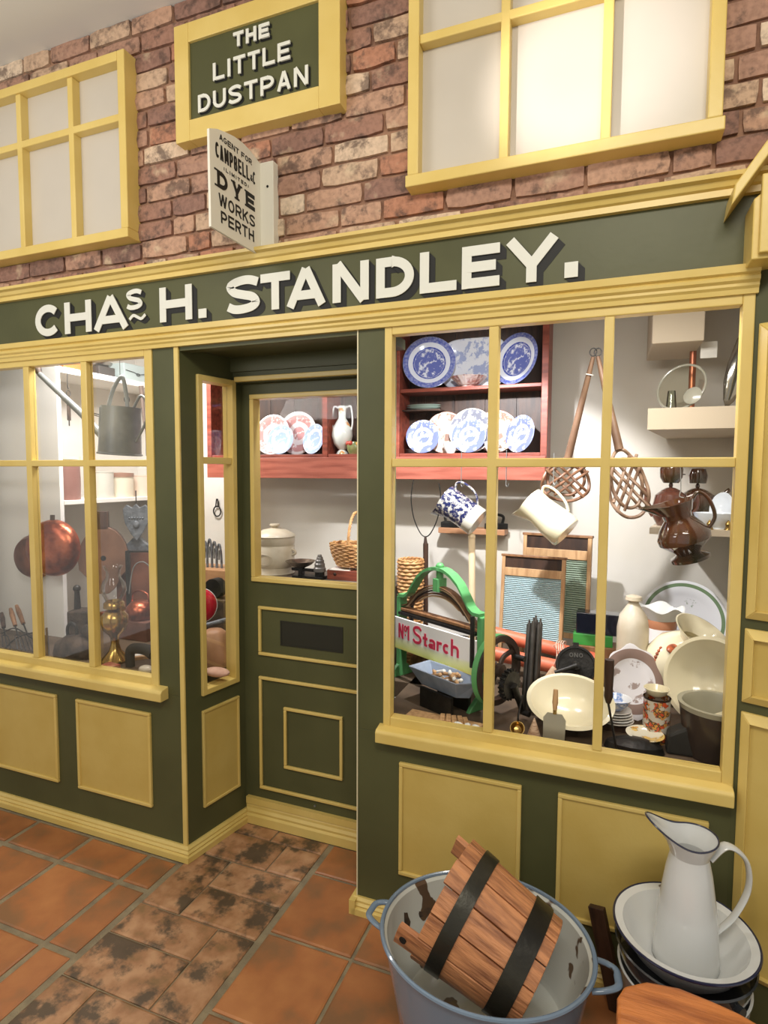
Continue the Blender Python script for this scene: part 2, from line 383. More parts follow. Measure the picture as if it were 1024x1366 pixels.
def paver_mat():
    m, nt, b = nodes('burnt_paver'); b.inputs['Roughness'].default_value = .5
    oi = N(nt, 'ShaderNodeObjectInfo'); tc = N(nt, 'ShaderNodeTexCoord')
    ad = N(nt, 'ShaderNodeVectorMath', operation='ADD'); mv = N(nt, 'ShaderNodeMath', operation='MULTIPLY'); mv.inputs[1].default_value = 60
    nt.links.new(oi.outputs['Random'], mv.inputs[0]); nt.links.new(tc.outputs['Object'], ad.inputs[0]); nt.links.new(mv.outputs[0], ad.inputs[1])
    n1 = N(nt, 'ShaderNodeTexNoise', i_Scale=9, i_Detail=7, i_Roughness=.62); nt.links.new(ad.outputs[0], n1.inputs['Vector'])
    n2 = N(nt, 'ShaderNodeTexNoise', i_Scale=16, i_Detail=4); nt.links.new(ad.outputs[0], n2.inputs['Vector'])
    r2 = ramp(nt, [(.35, s2l((190, 146, 108))), (.55, s2l((166, 120, 84))), (.7, s2l((136, 104, 68)))]); nt.links.new(n2.outputs['Fac'], r2.inputs[0])
    r1 = ramp(nt, [(.50, (0, 0, 0)), (.60, (.9, .9, .9))]); nt.links.new(n1.outputs['Fac'], r1.inputs[0])
    mx = N(nt, 'ShaderNodeMix', data_type='RGBA'); mx.inputs[7].default_value = (*s2l((74, 64, 50)), 1)
    nt.links.new(r1.outputs[0], mx.inputs[0]); nt.links.new(r2.outputs[0], mx.inputs[6]); nt.links.new(mx.outputs[2], b.inputs['Base Color'])
    bp = N(nt, 'ShaderNodeBump', i_Strength=.3, i_Distance=.004); nt.links.new(n1.outputs['Fac'], bp.inputs['Height']); nt.links.new(bp.outputs[0], b.inputs['Normal'])
    return m
TM, PM = terra_mat(), paver_mat()
GROUT = mat('sandy_grout', (150, 136, 108), .9, c2=(126, 114, 92), scale=14, bump=.3, bscale=200)
bm = B(); bb(bm, -2.6, 3.2, -3.6, 1.3, -.05, -.006)
floor = struct('floor', bm, GROUT, label='floor of square terracotta tiles crossed by a strip of burnt pavers')
def slab_mesh(name, m, b=.006):
    q = B(); box(q, (0, 0, 0), (1, 1, 1))
    me = finish(q, name, m, False); return me
_tiles = {}
def tile(x0, x1, y0, y1, m, name):
    key = (round(x1-x0, 3), round(y1-y0, 3), m.name)
    if key not in _tiles:
        q = B(); sx, sy = x1-x0, y1-y0; z1 = .0
        e = .006
        A = [q.verts.new((a*sx/2, c*sy/2, -.012)) for a, c in ((-1, -1), (1, -1), (1, 1), (-1, 1))]
        Bv = [q.verts.new((a*sx/2, c*sy/2, -.003)) for a, c in ((-1, -1), (1, -1), (1, 1), (-1, 1))]
        C = [q.verts.new((a*(sx/2-e), c*(sy/2-e), 0)) for a, c in ((-1, -1), (1, -1), (1, 1), (-1, 1))]
        for i in range(4):
            j = (i+1) % 4; q.faces.new((A[i], A[j], Bv[j], Bv[i])); q.faces.new((Bv[i], Bv[j], C[j], C[i]))
        q.faces.new(C); _tiles[key] = finish(q, name, m, False)
    o = bpy.data.objects.new(name, _tiles[key]); COL.objects.link(o); o.parent = floor
    o.location = ((x0+x1)/2, (y0+y1)/2, random.uniform(-.0012, .0008)); o.rotation_euler = (random.uniform(-.002, .002), random.uniform(-.002, .002), 0)
S_ = .3029; T0 = -.1963
rows = [T0+S_*k for k in range(-4, 3)]
gl, gr = .011, .006
for k in range(len(rows)-1):
    ya, yb = rows[k], min(rows[k+1], .285)
    for j in range(6):                        # left of the strip
        xb = -.1523-S_*j; xa = xb-S_
        if ya > -.1: continue
        tile(xa+gl, xb-gl, ya+gl, min(yb, -.03)-gl, TM, 'floor_tile')
    if ya < -.1: tile(-.1523+gl, -.0146-gl, ya+gl, min(yb, -.03)-gl, TM, 'floor_tile')
    for j in range(5):
        xa = .4824+S_*j
        if ya > 0 and j > 0: continue
        if ya < -1.0 and j < 1: continue
        tile(xa+(gl if j == 0 else gr), xa+S_-gr, ya+gr, min(yb, -.03 if j > 0 else .285)-gr, TM, 'floor_tile')
x0, x1 = .0, .470
pv = [(x0, .235, .21, .285), (.235, x1, .21, .285), (x0, .317, .05, .21), (.317, x1, .05, .21), (x0, .165, -.245, .05), (.165, x1, -.095, .05),
      (.165, x1, -.245, -.095), (x0, .33, -.385, -.245), (.33, x1, -.56, -.245), (x0, .33, -.56, -.385), (x0, .145, -.87, -.56), (.145, x1, -.72, -.56),
      (.145, x1, -.87, -.72), (x0, x1, -1.03, -.87), (x0, .3, -1.2, -1.03), (.3, x1, -1.2, -1.03)]
for a, b_, c, d in pv: tile(a+.003, b_-.003, c+.003, d-.003, PM, 'floor_paver')

# ---- brick wall above the shopfront
def brick_mat():
    m, nt, b = nodes('old_brick'); b.inputs['Roughness'].default_value = .75
    oi = N(nt, 'ShaderNodeObjectInfo'); tc = N(nt, 'ShaderNodeTexCoord')
    geo = N(nt, 'ShaderNodeNewGeometry')
    n1 = N(nt, 'ShaderNodeTexNoise', i_Scale=20, i_Detail=6, i_Roughness=.65); nt.links.new(geo.outputs['Position'], n1.inputs['Vector'])
    n2 = N(nt, 'ShaderNodeTexNoise', i_Scale=11, i_Detail=5); nt.links.new(geo.outputs['Position'], n2.inputs['Vector'])
    n3 = N(nt, 'ShaderNodeTexNoise', i_Scale=70, i_Detail=4); nt.links.new(geo.outputs['Position'], n3.inputs['Vector'])
    base = ramp(nt, [(0, s2l((170, 132, 112))), (.14, s2l((156, 116, 98))), (.28, s2l((184, 146, 122))), (.42, s2l((144, 108, 94))), (.55, s2l((194, 164, 138))), (.68, s2l((176, 124, 98))), (.80, s2l((212, 186, 160))), (.88, s2l((132, 100, 88))), (.95, s2l((216, 194, 170)))], 'CONSTANT')
    nt.links.new(oi.outputs['Random'], base.inputs[0])
    dk = ramp(nt, [(.50, (0, 0, 0)), (.62, (1, 1, 1))]); nt.links.new(n1.outputs['Fac'], dk.inputs[0])
    m1 = N(nt, 'ShaderNodeMix', data_type='RGBA'); m1.inputs[7].default_value = (*s2l((88, 68, 60)), 1)
    sc = N(nt, 'ShaderNodeMath', operation='MULTIPLY'); sc.inputs[1].default_value = .75; nt.links.new(dk.outputs[0], sc.inputs[0])
    nt.links.new(sc.outputs[0], m1.inputs[0]); nt.links.new(base.outputs[0], m1.inputs[6])
    lt = ramp(nt, [(.60, (0, 0, 0)), (.70, (1, 1, 1))]); nt.links.new(n2.outputs['Fac'], lt.inputs[0])
    sc2 = N(nt, 'ShaderNodeMath', operation='MULTIPLY'); sc2.inputs[1].default_value = .6; nt.links.new(lt.outputs[0], sc2.inputs[0])
    m2 = N(nt, 'ShaderNodeMix', data_type='RGBA'); m2.inputs[7].default_value = (*s2l((206, 184, 154)), 1)
    nt.links.new(sc2.outputs[0], m2.inputs[0]); nt.links.new(m1.outputs[2], m2.inputs[6])
    m3 = N(nt, 'ShaderNodeMix', data_type='RGBA', blend_type='MULTIPLY'); m3.inputs[0].default_value = .55
    r3 = ramp(nt, [(.3, (.55, .52, .52)), (.6, (1.1, 1.1, 1.1))]); nt.links.new(n3.outputs['Fac'], r3.inputs[0])
    nt.links.new(m2.outputs[2], m3.inputs[6]); nt.links.new(r3.outputs[0], m3.inputs[7]); nt.links.new(m3.outputs[2], b.inputs['Base Color'])
    bp = N(nt, 'ShaderNodeBump', i_Strength=.5, i_Distance=.006); nt.links.new(n1.outputs['Fac'], bp.inputs['Height']); nt.links.new(bp.outputs[0], b.inputs['Normal'])
    return m
BM_ = brick_mat()
MORTAR = mat('brown_mortar', (158, 120, 96), .9, c2=(128, 94, 76), scale=16, bump=.4, bscale=120)
bm = B(); bb(bm, -2.4, 2.9, .036, .12, 2.21, 3.5)
wall_up = struct('wall_front_upper', bm, MORTAR, label='old brick wall above the shop front')
def brick_variant(k):
    q = B(); rnd = random.Random(k)
    nx, nz = 5, 3; g = {}
    for i in range(nx):
        for j in range(nz):
            ex = i in (0, nx-1); ez = j in (0, nz-1)
            x = (i/(nx-1)-.5); z = (j/(nz-1)-.5)
            if ex or ez:
                x += rnd.uniform(-.012, .012); z += rnd.uniform(-.05, .05)
            if ex and ez: x *= .975; z *= .93
            g[i, j] = q.verts.new((x, -.5+(.28 if (ex or ez) else rnd.uniform(-.12, .15)), z))
    back = {}
    for i in range(nx):
        for j in range(nz):
            if i in (0, nx-1) or j in (0, nz-1):
                v = g[i, j].co; back[i, j] = q.verts.new((v.x, .5, v.z))
    for i in range(nx-1):
        for j in range(nz-1): q.faces.new((g[i, j], g[i+1, j], g[i+1, j+1], g[i, j+1]))
    loop = [(i, 0) for i in range(nx)]+[(nx-1, j) for j in range(1, nz)]+[(i, nz-1) for i in range(nx-2, -1, -1)]+[(0, j) for j in range(nz-2, 0, -1)]
    for a, c in zip(loop, loop[1:]+loop[:1]): q.faces.new((g[a], g[c], back[c], back[a]))
    return finish(q, 'brick', BM_, True)
BV = [brick_variant(k) for k in range(8)]
hidden = [(-1.27, -.22, 2.39, 3.0), (.06, .63, 2.68, 3.02), (.92, 1.70, 2.39, 3.5)]
z = 2.228; row = 0; pitch = .0672
while z < 3.165:
    x = -1.95-random.uniform(0, .2); zt = min(pitch, 3.17-z)
    while x < 2.2:
        L = random.choice([.205, .20, .21, .195, .10, .215, .15])
        vis = not any(a < x and x+L < b_ and c < z and z+pitch < d for a, b_, c, d in hidden)
        if vis and x+L > -2.3:
            o = bpy.data.objects.new('brick', random.choice(BV)); COL.objects.link(o); o.parent = wall_up
            hh = min(.0585, 3.165-z)
            if hh > .02:
                o.location = (x+L/2, .030+random.uniform(-.002, .003), z+hh/2+.004); o.scale = (L-.009, .022, hh)
            else: bpy.data.objects.remove(o)
        x += L
    z += pitch; row += 1

bm = B(); bb(bm, -2.6, 3.2, -3.6, .3, 3.165, 3.25)
struct('ceiling', bm, CEIL, label='plain pale grey ceiling')

# ---- lower shop front: green boarding, pilasters, recess
bm = B()
bb(bm, -2.3, 0, .0, .045, .0, .64); bb(bm, -2.3, -1.45, .0, .05, .64, 1.96)             # left stall riser
bb(bm, -.121, 0, .0, .05, .64, 1.96)            # left pilaster
bb(bm, .718, 1.90, .0, .045, .0, .64)           # right stall riser
bb(bm, .718, .812, .0, .06, .64, 1.96)          # right pilaster
bb(bm, .722, .736, .055, .315, .0, 1.96)         # right cheek of the lobby
bb(bm, 1.818, 1.93, .0, .05, .64, 1.96)         # green strip at right
bb(bm, -2.3, 1.95, .003, .05, 1.94, 2.21)       # behind the fascia
front = struct('wall_front', bm, GREEN, bevel=.0015, label='dark green painted boarding and pilasters of the shop front')
def panel(x0, x1, z0, z1, parent, frame_M=None, name='panel', mo=.013):
    q = B(); bb(q, x0+mo, x1-mo, -.004, .002, z0+mo, z1-mo)
    p = obj(name, q, YELP, parent)
    q = B(); bb(q, x0, x1, -.011, .002, z1-mo, z1); bb(q, x0, x1, -.011, .002, z0, z0+mo)
    bb(q, x0, x0+mo, -.0105, .002, z0+mo, z1-mo); bb(q, x1-mo, x1, -.0105, .002, z0+mo, z1-mo)
    m = obj('moulding', q, YEL, p, smooth=False, bevel=.003)
    return p
for a, b_ in ((-1.06, -.672), (-.559, -.166), (.870, 1.264), (1.370, 1.765)): panel(a, b_, .171, .554, front)
q = B(); bb(q, -.019, .002, -.006, .004, .05, 1.955)
struct('trim_1', q, YEL, bevel=.003, label='thin cream bead down the left corner of the doorway')
q = B(); bb(q, .7165, .7205, -.003, .004, .02, 1.955)  # thin pale strip, the light catching the pilaster edge put into colour
struct('edge_highlight', q, mat('edge_highlight_paint', (222, 212, 176), .5), label='pale strip painted as the highlight on the right pilaster edge')

# return wall of the lobby (slightly splayed) in its own frame: local x runs inwards
k = .182; RA = math.atan2(1, k); RL = .31*math.sqrt(1+k*k)
ret = struct('wall_return', None, label='dark green side of the recessed doorway', loc=(0, 0, 0), rot=(0, 0, RA))
swx0, swx1 = .0766*1.0164, .2687*1.0164
def rb(q, x0, x1, n0, n1, z0, z1): bb(q, x0, x1, -n1, -n0, z0, z1)      # n is the distance out of the wall face
q = B()
rb(q, 0.002, swx0, -.04, 0, 0, 1.96); rb(q, swx1, RL+.05, -.04, 0, 0, 1.96)
rb(q, swx0, swx1, -.04, 0, 0, .64); rb(q, swx0, swx1, -.04, 0, 1.85, 1.96)
obj('board', q, GREEN, ret, smooth=False)
def ret_panel():
    q = B(); z0, z1 = .165, .559; mo = .010
    rb(q, swx0+mo, swx1-mo, -.002, .004, z0+mo, z1-mo); p = obj('panel', q, YELP, ret)
    q = B(); rb(q, swx0, swx1, -.002, .010, z1-mo, z1); rb(q, swx0, swx1, -.002, .010, z0, z0+mo)
    rb(q, swx0, swx0+mo, -.002, .0095, z0+mo, z1-mo); rb(q, swx1-mo, swx1, -.002, .0095, z0+mo, z1-mo)
    obj('moulding', q, YEL, p, smooth=False, bevel=.002)
ret_panel()
win2 = struct('window_2', None, label='narrow side window of two panes in the doorway return', rot=(0, 0, RA))
q = B(); t_ = .022; z0, z1 = .62, 1.868
rb(q, swx0, swx0+t_, -.045, .012, z0, z1); rb(q, swx1-t_, swx1, -.045, .012, z0, z1)
rb(q, swx0+t_, swx1-t_, -.045, .012, z0, z0+t_); rb(q, swx0+t_, swx1-t_, -.045, .012, z1-t_, z1)
obj('frame', q, YEL, win2, smooth=False, bevel=.002)
q = B(); rb(q, swx0+t_, swx1-t_, -.03, .004, 1.53, 1.556); obj('glazing_bar', q, YEL, win2, smooth=False, bevel=.002)
for za, zb in ((z0+t_, 1.53), (1.556, z1-t_)):
    q = B(); rb(q, swx0+t_, swx1-t_, -.022, -.019, za, zb); obj('pane', q, GLASS, win2)

# plinths: stepped profile
def plinth(q, p0, p1, nrm, h=.052, d=.030, back=0):
    prof = [(0, 0), (-d, 0), (-d, h*.42), (-d*.72, h*.5), (-d*.8, h*.62), (-d*.55, h*.74), (-d*.55, h*.86), (-d*.25, h), (0, h)]
    p0, p1 = Vector((*p0, 0)), Vector((*p1, 0)); e = (p1-p0).normalized(); n = Vector((*nrm, 0)).normalized()
    M = [(-o, z) for o, z in prof]
    m0, m1 = back if back else (0, 0)
    A = [q.verts.new(p0+n*o+e*(m0*o)+Vector((0, 0, z))) for o, z in M]; Bv = [q.verts.new(p1+n*o+e*(m1*o)+Vector((0, 0, z))) for o, z in M]
    q.faces.new(A); q.faces.new(Bv[::-1]); L = len(M)
    for i in range(L): q.faces.new((A[i], Bv[i], Bv[(i+1) % L], A[(i+1) % L]))
q = B(); plinth(q, (-2.3, 0), (0, 0), (0, -1), back=(0, .85)); struct('baseboard_left', q, YEL, label='stepped cream plinth under the left window')
ex, ey = .31*k, .31; nr = Vector((1, -k)).normalized()
q = B(); plinth(q, (0, 0), (ex, ey), nr, back=(-.85, -.85)); struct('baseboard_return', q, YEL, label='stepped cream plinth along the doorway side')
q = B(); plinth(q, (ex-.002, .31), (.722, .31), (0, -1), h=.085, back=(.85, 0))
bb(q, ex+.01, .722, .292, .31, .08, .108); struct('baseboard_door', q, YEL, label='tall cream plinth across the foot of the door')
q = B(); plinth(q, (.708, 0), (1.84, 0), (0, -1)); bb(q, .700, .722, -.030, .30, 0, .05); struct('baseboard_right', q, YEL, label='stepped cream plinth under the right window')

# ---- door
door = struct('door_1', None, label='dark green shop door with a glazed upper half and cream beading')
DY = .31
q = B()
bb(q, ex-.01, .115, DY, DY+.04, .10, 1.94); bb(q, .645, .722, DY, DY+.04, .10, 1.94)
bb(q, .115, .645, DY, DY+.04, .10, 1.06); bb(q, .115, .645, DY, DY+.04, 1.80, 1.94)
obj('board', q, GREEN, door, smooth=False)
def bead(q, x0, x1, z0, z1, y=DY, t=.013, d=.012, depth=.0):
    bb(q, x0, x1, y-d, y+depth, z1-t, z1); bb(q, x0, x1, y-d, y+depth, z0, z0+t); bb(q, x0, x0+t, y-d+.0005, y+depth, z0+t, z1-t); bb(q, x1-t, x1, y-d+.0005, y+depth, z0+t, z1-t)
q = B(); bead(q, .099, .665, 1.043, 1.815, t=.019, depth=.04); obj('glass_bead', q, YEL, door, smooth=False, bevel=.003)
q = B(); bb(q, .115, .65, DY+.018, DY+.021, 1.058, 1.80); obj('pane', q, GLASS, door)
for nm, a in (('bead', (.130, .638, .733, .941)), ('bead', (.130, .638, .153, .642)), ('bead', (.249, .519, .263, .5255))):
    q = B(); bead(q, *a); obj(nm, q, YEL, door, smooth=False, bevel=.003)
q = B(); bead(q, .232, .518, .783, .887, t=.006, d=.003); bb(q, .238, .512, DY-.001, DY+.004, .789, .881)
obj('letter_plate', q, mat('dark_letter_plate', (34, 34, 22), .6), door, smooth=False)
q = B(); cyl(q, (.391, DY-.006, .128), (.391, DY+.01, .128), .004); obj('screw', q, ZINC, door)
# projecting head above the door with its own bead
q = B(); bb(q, .04, .722, .25, .31, 1.90, 1.96); bb(q, .04, .722, .262, .31, 1.858, 1.90); struct('trim_3', q, GREEN, label='dark green boxed head over the door')
q = B(); bb(q, .064, .722, .245, .262, 1.860, 1.880); struct('trim_4', q, YEL, bevel=.003, label='cream bead under the door head')
q = B(); bb(q, -.02, .76, .04, .34, 1.955, 1.99); struct('trim_5', q, GREEN, label='dark green soffit of the doorway')

# ---- big shop windows
def shop_window(name, label, x0, x1, ix0, ix1, mun, barz, sill, zi0=.70, zi1=1.93, endl=True):
    wn = struct(name, None, label=label)
    q = B(); f0, f1 = -.006, .032
    bb(q, x0, ix0, f0, f1, .66, 1.958); bb(q, ix1, x1, f0, f1, .66, 1.958)
    bb(q, ix0, ix1, f0, f1, .66, zi0); bb(q, ix0, ix1, f0, f1, zi1, 1.958)
    obj('frame', q, YEL, wn, smooth=False, bevel=.003)
    for m0, m1 in mun:
        q = B(); bb(q, m0, m1, -.004, .030, zi0, zi1); obj('glazing_bar', q, YEL, wn, smooth=False, bevel=.003)
    q = B(); bb(q, ix0, ix1, -.0035, .028, barz-.026, barz); obj('transom', q, YEL, wn, smooth=False, bevel=.003)
    xs = [ix0]+[v for m in mun for v in m]+[ix1]
    for i in range(0, len(xs), 2):
        for za, zb in ((zi0, barz-.026), (barz, zi1)):
            q = B(); bb(q, xs[i], xs[i+1], .017, .020, za, zb); obj('pane', q, GLASS, wn)
    q = B(); prism(q, [(.02, .622), (-.042, .622), (-.042, .655), (-.036, .664), (.02, .676)], 'x', sill[0], sill[1])
    obj('sill', q, YEL, wn, smooth=False, bevel=.003)
    return wn
shop_window('window_1', 'left shop window divided into small panes by cream glazing bars', -1.45, -.121, -1.40, -.157, [(-1.16, -1.131), (-.802, -.770), (-.482, -.450)], 1.544, (-1.5, -.080))
shop_window('window_3', 'right shop window of six panes with cream glazing bars', .812, 1.818, .837, 1.790, [(1.142, 1.171), (1.461, 1.487)], 1.543, (.798, 1.816))

# ---- cornices
def mould(q, prof, x0, x1): prism(q, prof, 'x', x0, x1)
q = B(); mould(q, [(.02, 1.954), (-.014, 1.954), (-.016, 1.966), (-.022, 1.972), (-.022, 1.979), (-.030, 1.985), (-.031, 1.993), (-.025, 1.999), (-.034, 2.003), (-.036, 2.022), (.02, 2.024)], -2.3, 1.822)
struct('trim_6', q, YEL, label='lower moulded cream cornice running the length of the shop front')
q = B(); mould(q, [(.04, 2.198), (-.018, 2.200), (-.018, 2.216), (-.026, 2.220), (-.032, 2.232), (-.046, 2.236), (-.048, 2.246), (.04, 2.256)], -2.3, 1.83)
struct('trim_7', q, YEL, label='upper moulded cream cornice below the brick wall')

# ---- fascia with its lettering
fas = thing('fascia_sign', 'long dark green fascia board lettered CHAS H. STANDLEY. between the cream cornices', 'sign', (0, 0, 2.02))
q = B(); bb(q, -2.3, 1.86, -.002, .004, .0, .185); obj('board', q, GREEN, fas, smooth=False)
LET = [('C', -.715, -.573, 2.042, 2.166), ('H', -.550, -.409, 2.042, 2.164), ('A', -.400, -.222, 2.042, 2.164), ('S', -.231, -.155, 2.104, 2.180), ('~', -.218, -.142, 2.064, 2.088),
       ('H', -.074, .072, 2.046, 2.170), ('.', .100, .134, 2.046, 2.078), ('S', .221, .356, 2.046, 2.172), ('T', .360, .474, 2.047, 2.168), ('A', .459, .609, 2.047, 2.168),
       ('N', .632, .759, 2.046, 2.168), ('D', .784, .909, 2.045, 2.167), ('L', .928, 1.043, 2.045, 2.167), ('E', 1.059, 1.171, 2.044, 2.166), ('Y', 1.184, 1.339, 2.043, 2.165), ('.', 1.352, 1.388, 2.044, 2.086)]
for ch, xa, xb, za, zb in LET:
    t = .029 if ch not in 'S~' or zb-za > .1 else .017
    if ch == '~': t = .011
    M = plane_M((0, -.0065, -2.02), (1, 0, 0), (0, 0, 1))
    q = B(); letter(q, ch, xa, za, xb-xa, zb-za, t, M, .003); L = obj('letter', q, WHITE, fas, smooth=False)
    q = B(); s = .7 if t < .02 else 1
    for i in range(1, 8):
        M = plane_M((.0026*i*s, -.0024-.0002*(8-i), -2.02-.0026*i*s), (1, 0, 0), (0, 0, 1)); letter(q, ch, xa, za, xb-xa, zb-za, t, M, .0006)
    obj('painted_shadow', q, BLACK, L, smooth=False)

# ---- upper windows
def upper_window(name, label, x0, x1, z0, z1, mun, barz, sillx=0, fw=.034):
    wn = struct(name, None, label=label)
    q = B(); y0, y1 = -.032, .034
    bb(q, x0, x0+fw, y0, y1, z0+fw, z1); bb(q, x1-fw, x1, y0, y1, z0+fw, z1); bb(q, x0+fw, x1-fw, y0, y1, z1-fw, z1)
    bb(q, x0-sillx, x1+sillx, y0-.002, y1, z0, z0+fw)
    obj('frame', q, YEL, wn, smooth=False, bevel=.003)
    for m0, m1 in mun:
        q = B(); bb(q, m0, m1, -.026, .012, z0+fw, z1-fw); obj('glazing_bar', q, YEL, wn, smooth=False, bevel=.003)
    q = B(); bb(q, x0+fw, x1-fw, -.0255, .012, barz-.013, barz+.013); obj('transom', q, YEL, wn, smooth=False, bevel=.003)
    xs = [x0+fw]+[v for m in mun for v in m]+[x1-fw]
    for i in range(0, len(xs), 2):
        for za, zb in ((z0+fw, barz-.013), (barz+.013, z1-fw)):
            q = B(); bb(q, xs[i], xs[i+1], .008, .014, za, zb); obj('pane', q, BLIND, wn)
upper_window('window_4', 'upper left window of small white panes in a cream frame', -1.30, -.192, 2.362, 3.022, [(-1.04, -1.014), (-.758, -.732), (-.480, -.454)], 2.795)
upper_window('window_5', 'upper right window with large white panes in a cream frame', .893, 1.724, 2.356, 3.08, [(1.166, 1.192), (1.437, 1.463)], 2.775, sillx=.006)

# ---- small board sign and projecting sign
sg = thing('board_sign', 'green board sign reading THE LITTLE DUSTPAN in a thick cream frame on the brick wall', 'sign', (0, 0, 0))
q = B(); y0 = -.022; bb(q, .025, .085, y0, .034, 2.653, 3.044); bb(q, .59, .665, y0, .034, 2.653, 3.044); bb(q, .085, .59, y0, .034, 2.653, 2.722); bb(q, .085, .59, y0, .034, 2.980, 3.044)
obj('frame', q, YEL, sg, smooth=False, bevel=.002)
q = B(); bb(q, .085, .59, -.012, .034, 2.722, 2.980); obj('board', q, GREEN, sg, smooth=False)
for s, xa, xb, z0, h in (('THE', .270, .410, 2.917, .046), ('LITTLE', .186, .487, 2.829, .057), ('DUSTPAN', .122, .552, 2.738, .058)):
    textobjs(sg, WHITE, s, xa, xb, z0, h, .0108, plane_M((0, -.017, 0), (1, 0, 0), (0, 0, 1)), .004, shadow=(BLACK, lambda i: plane_M((.0018*i, -.0124-.0003*i, -.0016*i), (1, 0, 0), (0, 0, 1))))

bs = thing('projecting_sign', 'small white projecting sign reading AGENT FOR CAMPBELL & Co DYE WORKS PERTH', 'sign', (.36, 0, 2.22))
SW = mat('white_sign_paint', (224, 220, 206), .5)
top = [(-.272, .287), (-.235, .305), (-.189, .318), (-.150, .327), (-.106, .331), (-.066, .328), (-.004, .314)]
q = B(); prism(q, [(-.004, .012), (-.270, .008)]+top, 'x', -.008, .0); obj('board', q, SW, bs, smooth=False)
q = B(); bb(q, -.006, .050, -.004, .030, .006, .316); obj('mounting_plate', q, SW, bs, smooth=False, bevel=.002)
q = B(); bb(q, -.03, .01, -.016, .030, -.012, .02); obj('bracket', q, SW, bs, smooth=False)
q = B(); cyl(q, (.028, -.006, .235), (.028, .002, .235), .004); obj('screw', q, IRON, bs)
BLK = BLACK
def slant(s, y0, y1, z0, z1, h0, t, serif=False, **k):
    ex_ = Vector((0, y1-y0, z1-z0)); MM = plane_M((.0004, y0, z0), ex_, (0, -ex_.z, ex_.y)); textobjs(bs, BLK, s, 0, ex_.length, 0, h0, t, MM, .0008, serif, **k)
slant('AGENT FOR', -.225, -.055, .280, .284, .017, .0030)
slant('CAMPBELL', -.245, -.068, .221, .228, .044, .0068, gap=.3)
slant('&', -.064, -.052, .233, .233, .020, .003); slant('C', -.050, -.036, .229, .229, .040, .005); slant('o', -.03, -.028, .25, .25, .01, .002)
slant('(LIMITED)', -.205, -.075, .198, .203, .011, .0022, gap=.6)
slant('DYE', -.238, -.040, .137, .142, .050, .0125, True, gap=.45)
slant('WORKS', -.232, -.040, .086, .090, .036, .0060)
slant('PERTH', -.222, -.046, .037, .042, .036, .0062)

# ---- pilaster and gabled bracket at the right edge
q = B(); M_ = Matrix.Translation((1.826, -.004, 0)) @ Matrix.Rotation(R(-21), 4, 'Z')
def tb(q, x0, x1, y0, y1, z0, z1):
    vs_ = bb(q, x0, x1, y0, y1, z0, z1)
    for v in vs_: v.co = M_ @ v.co
tb(q, -.01, .60, .0, .05, 0, 2.02)
wr = struct('wall_right_pilaster', q, GREEN, label='dark green pilaster at the right edge of the shop front')
for z0, z1 in ((.16, .876), (.902, 1.098), (1.124, 1.878)):
    q = B(); a, c = .003, .26; mo = .024
    tb(q, a+mo, c, -.012, .0, z0+mo, z1-mo); p = obj('panel', q, YELP, wr, smooth=False)
    q = B()
    for f in (((a, z0), (c, z0), (c, z0+mo), (a+mo, z0+mo)), ((a, z1), (a, z0), (a+mo, z0+mo), (a+mo, z1-mo)), ((c, z1), (a, z1), (a+mo, z1-mo), (c, z1-mo))):
        pts = [(x, -.008 if i < 2 else -.026, z) for i, (x, z) in enumerate(f)]
        fr = [q.verts.new(M_ @ Vector(p_)) for p_ in pts]; bk = [q.verts.new(M_ @ Vector((p_[0], .0, p_[2]))) for p_ in pts]
        q.faces.new(fr); q.faces.new(bk[::-1])
        for i in range(4): q.faces.new((fr[i], bk[i], bk[(i+1) % 4], fr[(i+1) % 4]))
    obj('moulding', q, YEL, p, smooth=False, bevel=.002)
wc = struct('trim_8', None, label='cream gabled bracket cap at the right end of the fascia')
q = B()
prism(q, [(1.787, 2.010), (2.1, 2.010), (2.1, 2.40), (1.787, 2.150)], 'y', -.10, .04); obj('block', q, YEL, wc, smooth=False, bevel=.003)
q = B(); prism(q, [(1.739, 2.138), (1.739+.4, 2.138+.58), (1.745+.4, 2.186+.58), (1.745, 2.186)], 'y', -.112, .04); obj('gable_board', q, YEL, wc, smooth=False, bevel=.003)
q = B(); bb(q, 1.80, 1.87, -.115, -.100, 2.02, 2.20); obj('return_moulding', q, YEL, wc, smooth=False, bevel=.003)

# ================================================================ INSIDE THE SHOWCASE: SHELL
ZB = .665
BOARD = mat('showcase_board', (96, 78, 60), .7, c2=(70, 56, 44), scale=6)
q = B(); bb(q, -2.25, -.05, .051, 1.15, .60, ZB); bb(q, -.05, .82, .40, 1.15, .60, ZB); bb(q, .765, 2.0, .062, 1.15, .60, ZB)
struct('floor_showcase', q, BOARD, label='dull brown boards the window displays stand on')
q = B(); bb(q, -1.42, 2.04, 1.15, 1.19, .3, 2.30); struct('wall_back', q, PLASTER, label='pale plaster wall behind the displays')
q = B(); bb(q, 1.98, 2.04, .055, 1.15, .3, 2.30); struct('wall_right', q, PLASTER, label='pale plaster side wall at the right of the display')
q = B(); bb(q, -2.3, -1.04, .35, .372, .60, 2.30); struct('wall_left_column', q, mat('white_wall', (232, 230, 226), .7), label='white wall panel at the left of the left display')
q = B(); bb(q, -1.36, -1.32, .372, 1.15, .60, 2.30); struct('wall_left', q, PLASTER, label='pale wall behind the left shelves')
q = B(); bb(q, -2.3, 2.04, .05, 1.19, 2.28, 2.32); struct('ceiling_showcase', q, PLASTER, label='pale ceiling of the showcase')

